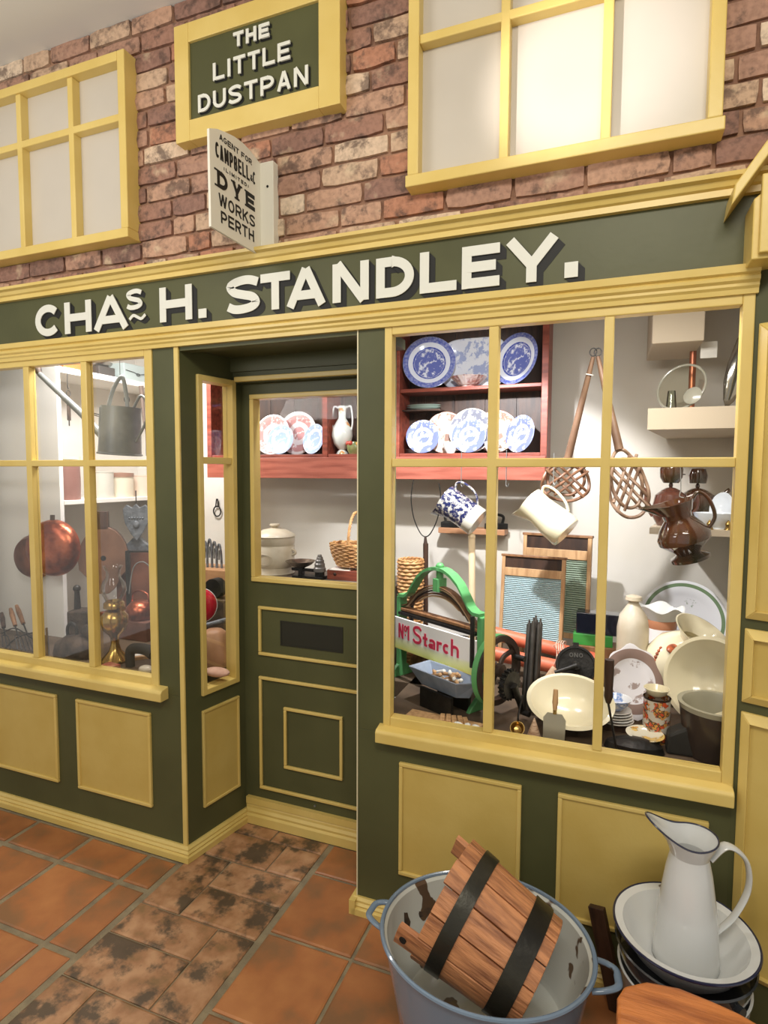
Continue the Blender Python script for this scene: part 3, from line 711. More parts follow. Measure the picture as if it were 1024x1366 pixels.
# ---- wall shelves
def shelf(label, x0, x1, y0, y1, z, th=.022, m=None, group=None, name='wall_shelf'):
    t = thing(name, label, 'shelf', ((x0+x1)/2, (y0+y1)/2, z-th), group=group)
    q = B(); bb(q, (x0-x1)/2, (x1-x0)/2, (y0-y1)/2, (y1-y0)/2, 0, th); obj('board', q, m or mat('white_shelf_paint', (236, 232, 224), .5), t, smooth=False, bevel=.002)
    return t
shelf('upper white shelf in the left window above the watering can', -1.32, -1.04, .375, 1.148, 2.012, .03)
shelf('lower white shelf in the left window carrying pale tins and a red-brown crock', -1.32, -1.04, .375, 1.148, 1.352, .022)
q = B(); pts = [(1.603, .52), (1.98, .52), (1.98, 1.148), (1.712, 1.148)]
prism(q, pts, 'z', 1.654, 1.728)
solo('deep_shelf', q, mat('stone_shelf', (190, 176, 154), .7), 'thick pale shelf high at the right of the right window, under the glass plate', 'shelf', smooth=False)
q = B(); pts = [(1.620, .50), (1.98, .50), (1.98, 1.148), (1.72, 1.148)]
prism(q, pts, 'z', 1.309-.022, 1.309); 
solo('teapot_shelf', q, mat('stone_shelf', (190, 176, 154), .7), 'thin pale shelf behind the hanging brown jug, carrying brown teapots and white china', 'shelf', smooth=False)
ZT = 1.309
q = B(); bb(q, 1.612, 1.780, .60, .95, 1.967, 2.28)
solo('boxed_ledge', q, mat('stone_shelf', (190, 176, 154), .7), 'plain pale boxed ledge hanging from the ceiling above the glass plate', 'ledge', smooth=False, bevel=.004)

# ---- plate rack (dresser)
RK = thing('plate_rack', 'long red-brown wooden plate rack across the back of the shop, full of patterned china', 'rack', (0, 0, 0))
ys0, ys1 = .84, .99; ZS = 1.588; ZM = 1.885
for x in (-.52, .17, .545, 1.215):
    q = B(); bb(q, x-.014, x+.014, ys0-.004, ys1, 1.47, 2.27); obj('upright', q, WOODR, RK, smooth=False, bevel=.002)
for x0, x1, z_, nm in ((-.52, .17, ZS, 'shelf'), (.17, .545, ZS, 'shelf'), (.545, 1.215, ZS, 'shelf'), (.545, 1.215, ZM, 'shelf'), (-.52, .17, 2.02, 'shelf'), (.17, .545, 2.02, 'shelf')):
    q = B(); bb(q, x0+.014, x1-.014, ys0, ys1, z_-.016, z_); obj(nm, q, WOODR, RK, smooth=False, bevel=.002)
q = B(); bb(q, -.53, 1.225, ys0-.012, ys0-.002, 1.468, 1.572); obj('rail', q, mat('bright_rail_wood', (166, 92, 74), .45, c2=(138, 70, 54), scale=5, stretch=(1, 8, 10)), RK, smooth=False, bevel=.002)
for i in range(12):
    xa = -.52+i*.145
    q = B(); bb(q, xa+.001, xa+.144, ys1-.006, ys1+.012, 1.59, 2.27); obj('back_board', q, WOODD, RK, smooth=False)

# ---- china
def plate(bm, r, deep=.10, th=.035, scallop=0, sx=1, sy=1):
    prof = [(0, .0), (.60*r, .0), (.68*r, deep*.45*r), (.97*r, deep*1.5*r), (r, deep*1.5*r+th*.3*r), (.97*r, deep*1.5*r+th*.5*r), (.66*r, deep*.45*r+th*r), (.58*r, th*r), (0, th*r)]
    rg = lathe(bm, prof, 48, sx=sx, sy=sy)
    if scallop:
        for ring in rg:
            if len(ring) > 1:
                for i, v in enumerate(ring):
                    a = 2*PI*i/48; rr = math.hypot(v.co.x, v.co.y)/r
                    k_ = 1+scallop*math.cos(a*8)*max(0, rr-.5)
                    v.co.x *= k_; v.co.y *= k_
def standing_plate(label, m, r, x, y, z, tilt=12, yaw=0, group=None, name='plate', **k):
    n = Vector((math.sin(R(yaw)), -math.cos(R(yaw)), math.tan(R(tilt)))).normalized()
    q = B(); plate(q, r, **k)
    return solo(name, q, m, label, 'plate', (x, y, z+r*k.get('sy', 1)*math.cos(R(tilt))), aim_rot(n), group)
BLU = (62, 92, 190)
WILLOW = plate_mat('willow_print', .125, (236, 238, 246), BLU, [(0, .56, 'print')], 30, .47)
def willow():
    m, nt, b = nodes('willow_plate'); b.inputs['Roughness'].default_value = .12
    tc = N(nt, 'ShaderNodeTexCoord'); sep = N(nt, 'ShaderNodeSeparateXYZ'); nt.links.new(tc.outputs['Object'], sep.inputs[0])
    cb = N(nt, 'ShaderNodeCombineXYZ'); nt.links.new(sep.outputs[0], cb.inputs[0]); nt.links.new(sep.outputs[1], cb.inputs[1])
    ln = N(nt, 'ShaderNodeVectorMath', operation='LENGTH'); nt.links.new(cb.outputs[0], ln.inputs[0])
    dv = N(nt, 'ShaderNodeMath', operation='DIVIDE'); dv.inputs[1].default_value = .125; nt.links.new(ln.outputs['Value'], dv.inputs[0])
    no = N(nt, 'ShaderNodeTexNoise', i_Scale=36, i_Detail=5, i_Roughness=.7); nt.links.new(tc.outputs['Object'], no.inputs['Vector'])
    pr = ramp(nt, [(.42, (0, 0, 0)), (.48, (1, 1, 1))]); nt.links.new(no.outputs['Fac'], pr.inputs[0])
    inn = ramp(nt, [(0, (1, 1, 1)), (.55, (0, 0, 0))], 'CONSTANT'); nt.links.new(dv.outputs[0], inn.inputs[0])
    rim = ramp(nt, [(0, (0, 0, 0)), (.555, (1,)*3), (.61, (0, 0, 0)), (.775, (.85,)*3), (.97, (0, 0, 0))], 'CONSTANT'); nt.links.new(dv.outputs[0], rim.inputs[0])
    mu = N(nt, 'ShaderNodeMath', operation='MULTIPLY'); nt.links.new(inn.outputs[0], mu.inputs[0]); nt.links.new(pr.outputs[0], mu.inputs[1])
    m2 = N(nt, 'ShaderNodeMath', operation='MULTIPLY'); m2.inputs[1].default_value = .85; nt.links.new(mu.outputs[0], m2.inputs[0])
    n3 = N(nt, 'ShaderNodeTexVoronoi', i_Scale=90); nt.links.new(tc.outputs['Object'], n3.inputs['Vector'])
    m3 = N(nt, 'ShaderNodeMath', operation='MULTIPLY_ADD'); m3.inputs[1].default_value = .5; m3.inputs[2].default_value = .65; nt.links.new(n3.outputs['Distance'], m3.inputs[0])
    m4 = N(nt, 'ShaderNodeMath', operation='MULTIPLY'); nt.links.new(rim.outputs[0], m4.inputs[0]); nt.links.new(m3.outputs[0], m4.inputs[1])
    ad = N(nt, 'ShaderNodeMath', operation='MAXIMUM'); nt.links.new(m2.outputs[0], ad.inputs[0]); nt.links.new(m4.outputs[0], ad.inputs[1])
    mx = N(nt, 'ShaderNodeMix', data_type='RGBA'); mx.inputs[6].default_value = (*s2l((232, 236, 246)), 1); mx.inputs[7].default_value = (*s2l((40, 66, 170)), 1)
    nt.links.new(ad.outputs[0], mx.inputs[0]); nt.links.new(mx.outputs[2], b.inputs['Base Color'])
    return m
WIL = willow()
FLOB = plate_mat('blue_floral_print', .085, (238, 240, 246), (44, 70, 160), [(0, .35, 'print'), (.52, .97, 'print')], 18, .47)
GREYT = plate_mat('grey_floral_print', .10, (222, 222, 222), (70, 74, 96), [(0, .3, 'print'), (.55, .98, 'print')], 14, .5)
PINKT = plate_mat('brown_transfer_print', .10, (226, 206, 186), (128, 92, 82), [(.0, .4, 'print'), (.55, .9, 'print'), (.95, 1.0, 'solid')], 12, .54)
REDT = plate_mat('red_transfer_print', .10, (240, 232, 228), (196, 128, 124), [(0, .35, 'print'), (.6, .97, 'print')], 30, .44)
standing_plate('willow pattern plate at the left end of the top rack shelf', WIL, 0.1222, 0.685, .895, ZM, 10, 12, name='willow_plate')
standing_plate('willow pattern plate at the right end of the top rack shelf', WIL, 0.1157, 1.088, .905, ZM, 10, -28, name='willow_plate')
def platter(label, m, x, y, z, w, h, tilt=12, name='platter'):
    n = Vector((0, -math.cos(R(tilt)), math.sin(R(tilt))))
    q = B(); r = 1.0
    for a in range(1):
        prof = [(0, 0), (.70, 0), (.76, .03), (.98, .07), (1, .08), (.97, .095), (.74, .06), (.68, .035), (0, .035)]
        rings = []
        for pr, pz in prof:
            if pr == 0: rings.append([q.verts.new((0, 0, pz*h))]); continue
            ring = []
            for i in range(56):
                t = 2*PI*i/56; c, s = math.cos(t), math.sin(t); e = .5
                ring.append(q.verts.new((math.copysign(abs(c)**e, c)*w/2*pr, math.copysign(abs(s)**e, s)*h/2*pr, pz*h)))
            rings.append(ring)
        for A, Bv in zip(rings, rings[1:]):
            for i in range(56):
                j = (i+1) % 56
                if len(A) == 1: q.faces.new((A[0], Bv[i], Bv[j]))
                elif len(Bv) == 1: q.faces.new((A[i], A[j], Bv[0]))
                else: q.faces.new((A[i], A[j], Bv[j], Bv[i]))
    return solo(name, q, m, label, 'platter', (x, y, z+h/2*math.cos(R(tilt))), aim_rot(n))
platter('large pale blue printed platter standing between the two willow plates', plate_mat('pale_platter_print', .16, (232, 234, 240), (150, 164, 206), [(0, .9, 'print')], 22, .53), 0.882, .962, ZM, .30, .235, 5)
# fluted bowl
q = B(); rg = lathe(q, [(0, 0), (.028, 0), (.030, .006), (.045, .012), (.078, .045), (.080, .047), (.075, .046), (.043, .017), (0, .010)], 48)
for ring in rg[2:-1]:
    for i, v in enumerate(ring):
        k_ = 1+.05*math.cos(2*PI*i/48*16); v.co.x *= k_; v.co.y *= k_
solo('fluted_bowl', q, mat('pink_white_glaze', (226, 210, 204), .15, c2=(170, 120, 112), scale=26, lo=.5, hi=.62, coat=.4), 'fluted china bowl with red flowers on the top rack shelf', 'bowl', (0.874, .885, ZM))
# second row
standing_plate('brown printed dinner plate behind the blue ones, left of the pair', PINKT, .098, 0.760, .925, ZS, 6, 0)
standing_plate('brown printed dinner plate behind the blue ones, right of the pair', PINKT, .098, 0.996, .925, ZS, 6, 0)
standing_plate('grey-blue floral plate in the middle of the lower rack shelf', GREYT, .102, 0.889, .895, ZS, 8, 0)
standing_plate('blue floral tea plate at the left end of the lower rack shelf', FLOB, .078, 0.665, .87, ZS, 10, 8)
standing_plate('blue floral tea plate leaning in front of the larger grey-blue one', FLOB, .078, 0.885, .868, ZS, 12, 0)
standing_plate('blue floral tea plate turned aside at the right end of the lower rack shelf', FLOB, .083, 1.116, .88, ZS, 10, -35)
def cup(label, m, x, y, z, r=.036, h=.05, group=None):
    t = thing('teacup', label, 'cup', (x, y, z), group=group)
    q = B(); lathe(q, [(0, 0), (r*.5, 0), (r*.55, h*.08), (r*.85, h*.45), (r, h), (r*.93, h), (r*.78, h*.45), (0, h*.12)], 28); obj('bowl', q, m, t)
    q = B(); tube(q, spline([(r*.9, 0, h*.85), (r*1.5, 0, h*.8), (r*1.45, 0, h*.4), (r*.75, 0, h*.3)], 5), .003, 6); obj('handle', q, m, t)
    return t
cup('white teacup between the left blue plates', WHITEG, 0.800, .862, ZS)
cup('white teacup left of the turned blue plate', WHITEG, 0.989, .862, ZS)
# stacked platters at the left of the rack
q = B(); bb(q, .560, .745, .875, .985, 1.793-.006, 1.793); ZQ = 1.793
solo('side_shelf', q, WOODD, 'short dark inner shelf of the plate rack bay carrying stacked white plates', 'shelf', smooth=False)
q = B(); [plate_ for plate_ in ()]
for i in range(3):
    q = B(); plate(q, .085, deep=.05, th=.03, sy=.62); solo('plate', q, mat('pale_green_glaze', (206, 220, 212), .2), ('lowest pale oval plate of the stack on the short inner shelf', 'middle pale oval plate of the stack on the short inner shelf', 'topmost pale oval plate of the stack on the short inner shelf')[i], 'plate', (.650, .928, ZQ+.009*i), group='oval plates stacked on the short inner shelf')
for i in range(4):
    q = B(); plate(q, .05, deep=.05, th=.05); solo('saucer', q, WHITEG, ('lowest small white saucer of the stack at the left end of the rack', 'second saucer up of the stack at the left end of the rack', 'third saucer up of the stack at the left end of the rack', 'topmost small white saucer of the stack at the left end of the rack')[i], 'saucer', (.600, .955, ZS+.006*i), group='saucers stacked at the left end of the rack')
# behind the door
standing_plate('red printed plate seen through the door glass, left of the pair', REDT, 0.1056, -0.173, .92, ZS, 8, 0)
standing_plate('red printed plate seen through the door glass, right of the pair', REDT, 0.1118, -0.035, .945, ZS, 6, 0)
PB = plate_mat('pale_blue_print', .08, (236, 240, 250), (140, 168, 226), [(0, .5, 'print'), (.68, .95, 'print')], 30, .44)
standing_plate('pale blue plate in front of the red printed pair', PB, 0.0770, -0.097, .872, ZS, 12, 0)
standing_plate('pale blue plate half hidden by the rack upright', PB, 0.0770, 0.094, .88, ZS, 12, -20)
# vase
vz = thing('vase', 'tall white two-handled vase painted with an orange flower, seen through the door', 'vase', (0.235, .90, ZS+.001))
H_ = 1.826-ZS; q = B()
lathe(q, [(0, 0), (.030, 0), (.026, .010), (.016, .022), (.042, .05), (.052, .09), (.050, .125), (.030, .160), (.018, .180), (.020, H_), (.016, H_), (.014, .180), (0, .165)], 36)
def flower(nm, base, spots, sc, thr=.62):
    if nm in MATS: return MATS[nm]
    m, nt, b = nodes(nm); b.inputs['Roughness'].default_value = .14; b.inputs['Coat Weight'].default_value = .4
    tc = N(nt, 'ShaderNodeTexCoord'); n1 = N(nt, 'ShaderNodeTexNoise', i_Scale=sc, i_Detail=4); nt.links.new(tc.outputs['Object'], n1.inputs['Vector'])
    n2 = N(nt, 'ShaderNodeTexNoise', i_Scale=sc*2.3, i_Detail=3); nt.links.new(tc.outputs['Object'], n2.inputs['Vector'])
    r2 = ramp(nt, [(0, s2l(spots[0])), (.45, s2l(spots[1 % len(spots)])), (.53, s2l(spots[2 % len(spots)]))], 'CONSTANT'); nt.links.new(n2.outputs['Fac'], r2.inputs[0])
    r1 = ramp(nt, [(thr-.02, (0, 0, 0)), (thr+.02, (1, 1, 1))]); nt.links.new(n1.outputs['Fac'], r1.inputs[0])
    mx = N(nt, 'ShaderNodeMix', data_type='RGBA'); mx.inputs[6].default_value = (*s2l(base), 1)
    nt.links.new(r1.outputs[0], mx.inputs[0]); nt.links.new(r2.outputs[0], mx.inputs[7]); nt.links.new(mx.outputs[2], b.inputs['Base Color'])
    MATS[nm] = m; return m
obj('body', q, flower('vase_print', (232, 236, 228), [(214, 140, 70), (120, 150, 90), (226, 160, 96)], 16, .6), vz)
for s in (-1, 1):
    q = B(); tube(q, spline([(s*.018, 0, H_-.012), (s*.045, 0, H_-.004), (s*.056, 0, .165), (s*.050, 0, .12)], 7), .0042, 8); obj('handle', q, WHITEG, vz)
fp = thing('fruit_pot', 'small green pot moulded with orange fruit beside the white vase', 'pot', (0.309, .88, ZS))
q = B(); lathe(q, [(0, 0), (.024, 0), (.034, .02), (.036, .04), (.026, .06), (0, .062)], 24); obj('body', q, mat('mossy_glaze', (112, 124, 72), .3, c2=(150, 140, 90), scale=30), fp)
for i in range(5):
    q = B(); ball(q, (.030*math.cos(i*1.3-1.8), .030*math.sin(i*1.3-1.8), .052-.004*(i % 2)), .012); obj('fruit', q, mat('orange_glaze', (220, 140, 56), .3) if i % 2 else mat('mossy_red_glaze', (190, 70, 50), .3), fp)

# ---- counter behind the door with crock, scales, basket
ZC = 1.012
q = B(); bb(q, -.10, .62, .52, .82, ZB, ZC-.02); bb(q, -.12, .64, .50, .83, ZC-.02, ZC)
solo('counter', q, mat('dark_counter', (110, 96, 84), .6), 'plain counter behind the door carrying a crock, scales and a basket', 'counter', smooth=False, bevel=.003)
ck = thing('lidded_crock', 'white stoneware crock with a domed lid behind the door glass', 'crock', (-0.009, .66, ZC))
r0 = 0.0937; zr = 1.189-ZC; q = B()
lathe(q, [(0, 0), (r0*.96, 0), (r0, .006), (r0*.96, .012), (r0*.98, .03), (r0*.965, .034), (r0*.985, .038), (r0, .06), (r0, zr*.76), (r0*.97, zr*.79), (r0*1.02, zr*.83), (r0*1.03, zr), (r0*.96, zr), (r0*.9, zr*.8), (0, zr*.8)], 48); obj('body', q, STONE, ck)
q = B(); lathe(q, [(r0*.98, zr), (r0*1.06, zr+.004), (r0*1.0, zr+.014), (r0*.6, zr+.034), (r0*.22, zr+.042), (r0*.14, zr+.046), (r0*.26, zr+.056), (r0*.24, zr+.062), (0, zr+.064)], 40); obj('lid', q, STONE, ck)
q = B(); tube(q, spline([(r0*.98, 0, zr*.52), (r0*1.2, 0, zr*.58), (r0*1.15, 0, zr*.66), (r0*.98, 0, zr*.68)], 4), .006, 8); obj('handle', q, STONE, ck)
q = B()
for rr, tt in ((.036, .0016), (.029, .0012)):
    tube(q, [(rr*math.cos(a)*1.15-.004, -math.sqrt(max(0, r0*r0-(rr*math.cos(a)*1.15)**2))-.0005, zr*.42+rr*.75*math.sin(a)) for a in [2*PI*i/28 for i in range(28)]], tt, 6, True)
obj('medallion', q, mat('stoneware_dark', (176, 164, 142), .5), ck)  # medallion rings in a darker stoneware tone
sc_ = thing('shop_scales', 'black iron shop scales with a shallow pan beside the white crock', 'scales', (0.169, .60, ZC))
q = B(); bb(q, -.035, .12, -.03, .03, 0, .014); bb(q, -.012, .012, -.012, .012, .014, .05); bb(q, -.05, .11, -.006, .006, .032, .046); obj('base', q, IRON, sc_, smooth=False, bevel=.003)
q = B(); lathe(q, [(0, .045), (.02, .047), (.052, .062), (.068, .078), (.070, .079), (.052, .067), (.02, .052), (0, .050)], 36, sx=1.0, sy=1.0); obj('pan', q, mat('tinned_pan', (150, 136, 118), .25, .8), sc_, loc=(-.005, 0, 0))
q = B(); cyl(q, (.095, 0, .014), (.095, 0, .036), .022); obj('weight_plate', q, IRON, sc_)
for i, (r_, h_) in enumerate(((.028, .022), (.024, .018), (.020, .015), (.015, .012), (.010, .010))):
    zz = ZC+.036+sum((.022, .018, .015, .012, .010)[:i]); q = B()
    lathe(q, [(0, 0), (r_, 0), (r_, h_*.7), (r_*.8, h_), (0, h_)], 28)
    solo('weight', q, mat('grey_weight', (112, 108, 104), .4, .4), ('widest grey bell weight at the foot of the scale stack', 'second widest grey bell weight of the scale stack', 'middle grey bell weight of the scale stack', 'second smallest grey bell weight of the scale stack', 'smallest grey bell weight topping the scale stack')[i], 'weight', (0.169+.095, .60, zz), group='scale weights')
# deed box with paper, basket
ZX = ZC+.045
bx_ = thing('wooden_box', 'low red-brown wooden box with a brass escutcheon under the wicker basket', 'box', (0.370, .66, ZC))
q = B(); bb(q, -.075, .075, -.05, .05, 0, .045); obj('body', q, mat('mahogany_box', (150, 78, 56), .4, c2=(112, 52, 38), scale=8, stretch=(1, 8, 8)), bx_, smooth=False, bevel=.003)
q = B(); lathe(q, [(0, 0), (.008, 0), (.006, .002), (0, .003)], 16); obj('escutcheon', q, mat('dark_escutcheon', (60, 44, 34), .4, .5), bx_, loc=(-.035, -.05, .026), rot=(R(90), 0, 0))
q = B(); bb(q, -.05, .05, -.035, .035, 0, .0012); solo('paper_sheet', q, PAPER, 'white paper sheet lying on the low wooden box', 'paper', (0.353, .645, ZX), (0, 0, R(6)), smooth=False)
def basket(label, loc, rx, ry, h, handle=True, name='wicker_basket', top=1.0, bot=.72, rows=12, ns=26):
    t = thing(name, label, 'basket', loc)
    q = B()
    for i in range(rows):
        f_ = (i+.5)/rows; kx = bot+(top-bot)*math.sin(f_*PI/2)
        pts = []
        for j in range(ns*3):
            a = 2*PI*j/(ns*3); o = .0022*math.cos(a*ns/2*1.0+PI*(i % 2))
            pts.append(((rx*kx+o)*math.cos(a), (ry*kx+o)*math.sin(a), f_*h))
        tube(q, pts, h/rows*.52, 5, True)
    obj('weave', q, WICK, t)
    q = B()
    for j in range(ns):
        a = 2*PI*j/ns; tube(q, [((rx*(bot+(top-bot)*math.sin(f_*PI/2)))*math.cos(a), (ry*(bot+(top-bot)*math.sin(f_*PI/2)))*math.sin(a), f_*h) for f_ in (0, .25, .5, .75, 1)], .0022, 5)
    lathe(q, [(0, 0), (rx*bot, 0), (rx*bot, .004), (0, .004)], 24, sy=ry/rx); obj('stakes', q, WICK, t)
    q = B()
    for s in (0, PI):
        tube(q, [((rx*top+.003*math.cos(8*a+s))*math.cos(a), (ry*top+.003*math.cos(8*a+s))*math.sin(a), h+.002+.003*math.sin(8*a+s)) for a in [2*PI*i/90 for i in range(90)]], .0036, 6, True)
    obj('rim', q, WICK, t)
    if handle:
        q = B()
        for s in (0, 2.1, 4.2):
            pts = []
            for i in range(50):
                a = PI*i/49; pts.append(((.004*math.cos(a*16+s)), ry*top*math.cos(a), h*.9+handle*math.sin(a)+.004*math.sin(a*16+s)))
            tube(q, pts, .0038, 6)
        obj('handle', q, WICK, t)
    return t
basket('round wicker basket with a twisted hoop handle seen through the door glass', (0.406, .685, ZX+.013), 0.1238, .085, .10, .155)
basket('tall dark wicker basket half hidden by the left edge of the right window', (.70, .60, ZB), .05, .055, .46, 0, name='tall_basket', bot=.85, rows=30, ns=20)

# ================================================================ RIGHT WINDOW DISPLAY
def hook(label, x, y, z0, z1, group='thin wire hooks under the plate rack'):
    q = B(); tube(q, spline([(0, 0, z0-z1), (0, 0, .02), (0, 0, .004), (.006, -.004, -.004), (.012, -.008, .004), (.012, -.008, .012)], 4), .0016, 6)
    return solo('wire_hook', q, ZINC, label, 'hook', (x, y, z1), group=group)
hook('empty thin wire hook under the rack rail between the two hanging jugs', 1.061, .822, 1.60, 1.443)
hook('thin wire hook holding the blue printed jug', 0.863, .815, 1.60, 1.441)

def jug(name, label, m, rimc, basec, r0, r1, handle_side, wall=.004, spout=.35, hm=None, flare=0):
    """cylindrical jug; axis runs from base to rim; returns root with body and handle"""
    rim, base = Vector(rimc), Vector(basec); ax = rim-base; L = ax.length; az = ax.normalized()
    hs = Vector(handle_side); hs = (hs-az*hs.dot(az)).normalized(); ay = az.cross(hs)
    t = thing(name, label, 'jug'); t.matrix_world = Matrix(((hs.x, ay.x, az.x, base.x), (hs.y, ay.y, az.y, base.y), (hs.z, ay.z, az.z, base.z), (0, 0, 0, 1)))
    q = B(); rg = lathe(q, [(0, 0), (r0*.95, 0), (r0, .006), (r0*.98, L*.3), (r1*.97, L*.7), (r1+flare, L), (r1-wall+flare, L), (r1*.97-wall, L*.7), (r0-wall, .01), (0, .01)], 40)
    for ring in rg[4:8]:
        for v in ring:
            a = math.atan2(v.co.y, v.co.x)
            kk = max(0, -math.cos(a))**9
            f_ = max(0, (v.co.z-L*.6)/(L*.4))
            v.co.x *= 1+spout*kk*f_*f_; v.co.z += .012*kk*f_*f_*(spout/.35)
    obj('body', q, m, t)
    q = B(); tube(q, spline([(r1*.9, 0, L*.90), (r1*1.35, 0, L*.96), (r1*1.62, 0, L*.78), (r1*1.5, 0, L*.45), (r0*.98, 0, L*.25)], 7), .0065, 10, flat=(1.3, .8)); obj('handle', q, hm or m, t)
    return t
def band_mat(nm, base, pc, z0, z1, sc=60):
    m, nt, b = nodes(nm); b.inputs['Roughness'].default_value = .12; b.inputs['Coat Weight'].default_value = .4
    tc = N(nt, 'ShaderNodeTexCoord'); sep = N(nt, 'ShaderNodeSeparateXYZ'); nt.links.new(tc.outputs['Object'], sep.inputs[0])
    n1 = N(nt, 'ShaderNodeTexNoise', i_Scale=sc, i_Detail=5, i_Roughness=.7); nt.links.new(tc.outputs['Object'], n1.inputs['Vector'])
    r1 = ramp(nt, [(.42, (.2,)*3), (.52, (1, 1, 1))]); nt.links.new(n1.outputs['Fac'], r1.inputs[0])
    a = N(nt, 'ShaderNodeMath', operation='GREATER_THAN'); a.inputs[1].default_value = z0; nt.links.new(sep.outputs[2], a.inputs[0])
    c = N(nt, 'ShaderNodeMath', operation='LESS_THAN'); c.inputs[1].default_value = z1; nt.links.new(sep.outputs[2], c.inputs[0])
    mu = N(nt, 'ShaderNodeMath', operation='MULTIPLY'); nt.links.new(a.outputs[0], mu.inputs[0]); nt.links.new(c.outputs[0], mu.inputs[1])
    m2 = N(nt, 'ShaderNodeMath', operation='MULTIPLY'); nt.links.new(mu.outputs[0], m2.inputs[0]); nt.links.new(r1.outputs[0], m2.inputs[1])
    mx = N(nt, 'ShaderNodeMix', data_type='RGBA'); mx.inputs[6].default_value = (*s2l(base), 1); mx.inputs[7].default_value = (*s2l(pc), 1)
    nt.links.new(m2.outputs[0], mx.inputs[0]); nt.links.new(mx.outputs[2], b.inputs['Base Color']); return m
jug('printed_jug', 'dark blue printed jug with a cream foot hanging tilted from the rack rail', band_mat('dark_blue_print', (214, 210, 196), (34, 40, 84), .045, .3), (0.803,0.760,1.385), (0.955,0.750,1.284), 0.0657, 0.0657, (.5, 0, .8), spout=.45)
jug('cream_jug', 'large cream tankard jug hanging tilted by its handle to the right of the plate rack', CREAMW, (1.198,0.550,1.393), (1.339,0.520,1.277), 0.0659, 0.0573, (.5, 0, .8), spout=.5)
hook('long wire hook holding the large cream jug', 1.285, .55, 1.575, 1.460); 
# wire fork
t = thing('wire_fork', 'black-handled fork with a wide U of thin wire hanging under the rack at the left', 'fork', (0.721,0.740,1.213))
zf = 1.467-1.213; wf = 0.0669
q = B(); tube(q, spline([(-wf*.85, 0, zf), (-wf*1.02, 0, zf*.7), (-wf*.85, 0, zf*.35), (-wf*.4, 0, zf*.08), (0, 0, 0), (wf*.4, 0, zf*.08), (wf*.85, 0, zf*.35), (wf*1.02, 0, zf*.7), (wf*.9, 0, zf*.95)], 6), .0026, 8); obj('wire', q, IRON, t)
hf = 1.213-0.757
q = B(); tube(q, [(0, 0, 0), (.001, 0, -.03), (.002, 0, -.03), (.006, 0, -hf)], [.005, .009, .012, .011], 12); obj('handle', q, WOODD, t)
q = B(); tube(q, [(0.918,0.800,1.215), (0.933,0.780,0.700)], 0.0151, 14); ball(q, (0.918,0.800,1.215), 0.0168)
solo('dolly_stick', q, mat('bleached_wood', (236, 214, 176), .5), 'pale bleached wooden stick standing behind the mangle', 'stick')
# wall shelf with flat irons
fx = thing('iron_shelf', 'small wooden wall ledge carrying dark flat irons behind the blue jug', 'shelf', (0.861, 1.12, 1.227))
q = B(); bb(q, -.17, .16, -.07, .03, -.028, 0); obj('board', q, mat('ledge_wood', (176, 128, 92), .5), fx, smooth=False, bevel=.003)
for i, (xx, ww) in enumerate(((-.11, .05), (.11, .05))):
    g = thing('flat_iron', ('black flat iron at the left end of the small ledge', 'black flat iron at the right end of the small ledge')[i], 'iron', (0.861+xx, 1.09, 1.227), group='flat irons on the small ledge')
    q = B(); prism(q, [(-.05, -.03), (.02, -.032), (.06, 0), (.02, .032), (-.05, .03)], 'z', 0, .028); obj('sole', q, IRON, g, smooth=False, bevel=.003)
    q = B(); tube(q, spline([(-.03, 0, .025), (-.035, 0, .06), (.0, 0, .07), (.035, 0, .06), (.03, 0, .025)], 5), .007, 8); obj('handle', q, IRON, g)

# washboards
def washboard(label, cx, y, z0, z1, w, tilt, yaw, gm, topm):
    t = thing('washboard', label, 'washboard', (cx, y, z0), (R(-tilt), 0, R(yaw))); h = (z1-z0)/math.cos(R(tilt)); p = w*.055
    for s in (-1, 1):
        q = B(); bb(q, s*w/2-(p if s > 0 else 0), s*w/2+(p if s < 0 else 0), -.012, .012, 0, h*.97); obj('side_post', q, WOODL, t, smooth=False, bevel=.002)
    q = B(); bb(q, -w/2-.004, w/2+.004, -.014, .014, h*.955, h*.975); obj('top_rail', q, WOODM, t, smooth=False, bevel=.002)
    q = B(); bb(q, -w/2+p, w/2-p, -.006, .010, h*.86, h*.955); obj('top_panel', q, topm, t, smooth=False)
    for ha_, hb2 in ((.79, .86), (.20, .24)):
        q = B(); bb(q, -w/2+p, w/2-p, -.012, .010, h*ha_, h*hb2); obj('cross_rail', q, WOODL, t, smooth=False, bevel=.002)
    q = B(); n = 34
    prof = []
    for i in range(n*4+1):
        f_ = i/(n*4); prof.append((-.004-.004*math.sin(f_*n*2*PI), h*(.24+.55*f_)))
    A = [q.verts.new((-w/2+p, a, b_)) for a, b_ in prof]; C = [q.verts.new((w/2-p, a, b_)) for a, b_ in prof]
    for i in range(len(A)-1): q.faces.new((A[i], A[i+1], C[i+1], C[i]))
    bb(q, -w/2+p, w/2-p, .004, .006, h*.24, h*.79)
    obj('ribbed_glass', q, gm, t); return t
GL2 = mat('ribbed_green_glass', (196, 216, 220), .12, coat=.6); GL3 = mat('dull_ribbed_glass', (150, 164, 146), .3)
washboard('tall darker washboard leaning at the back, right of the front one', 1.269, .88, ZB, 1.246, 0.2961, 4, -8, GL3, WOODD)
washboard('washboard with pale blue ribbed glass and a dark top slot, in front of the other', 1.185, .74, ZB, 1.160, 0.2682, 6, -6, GL2, WOODD)

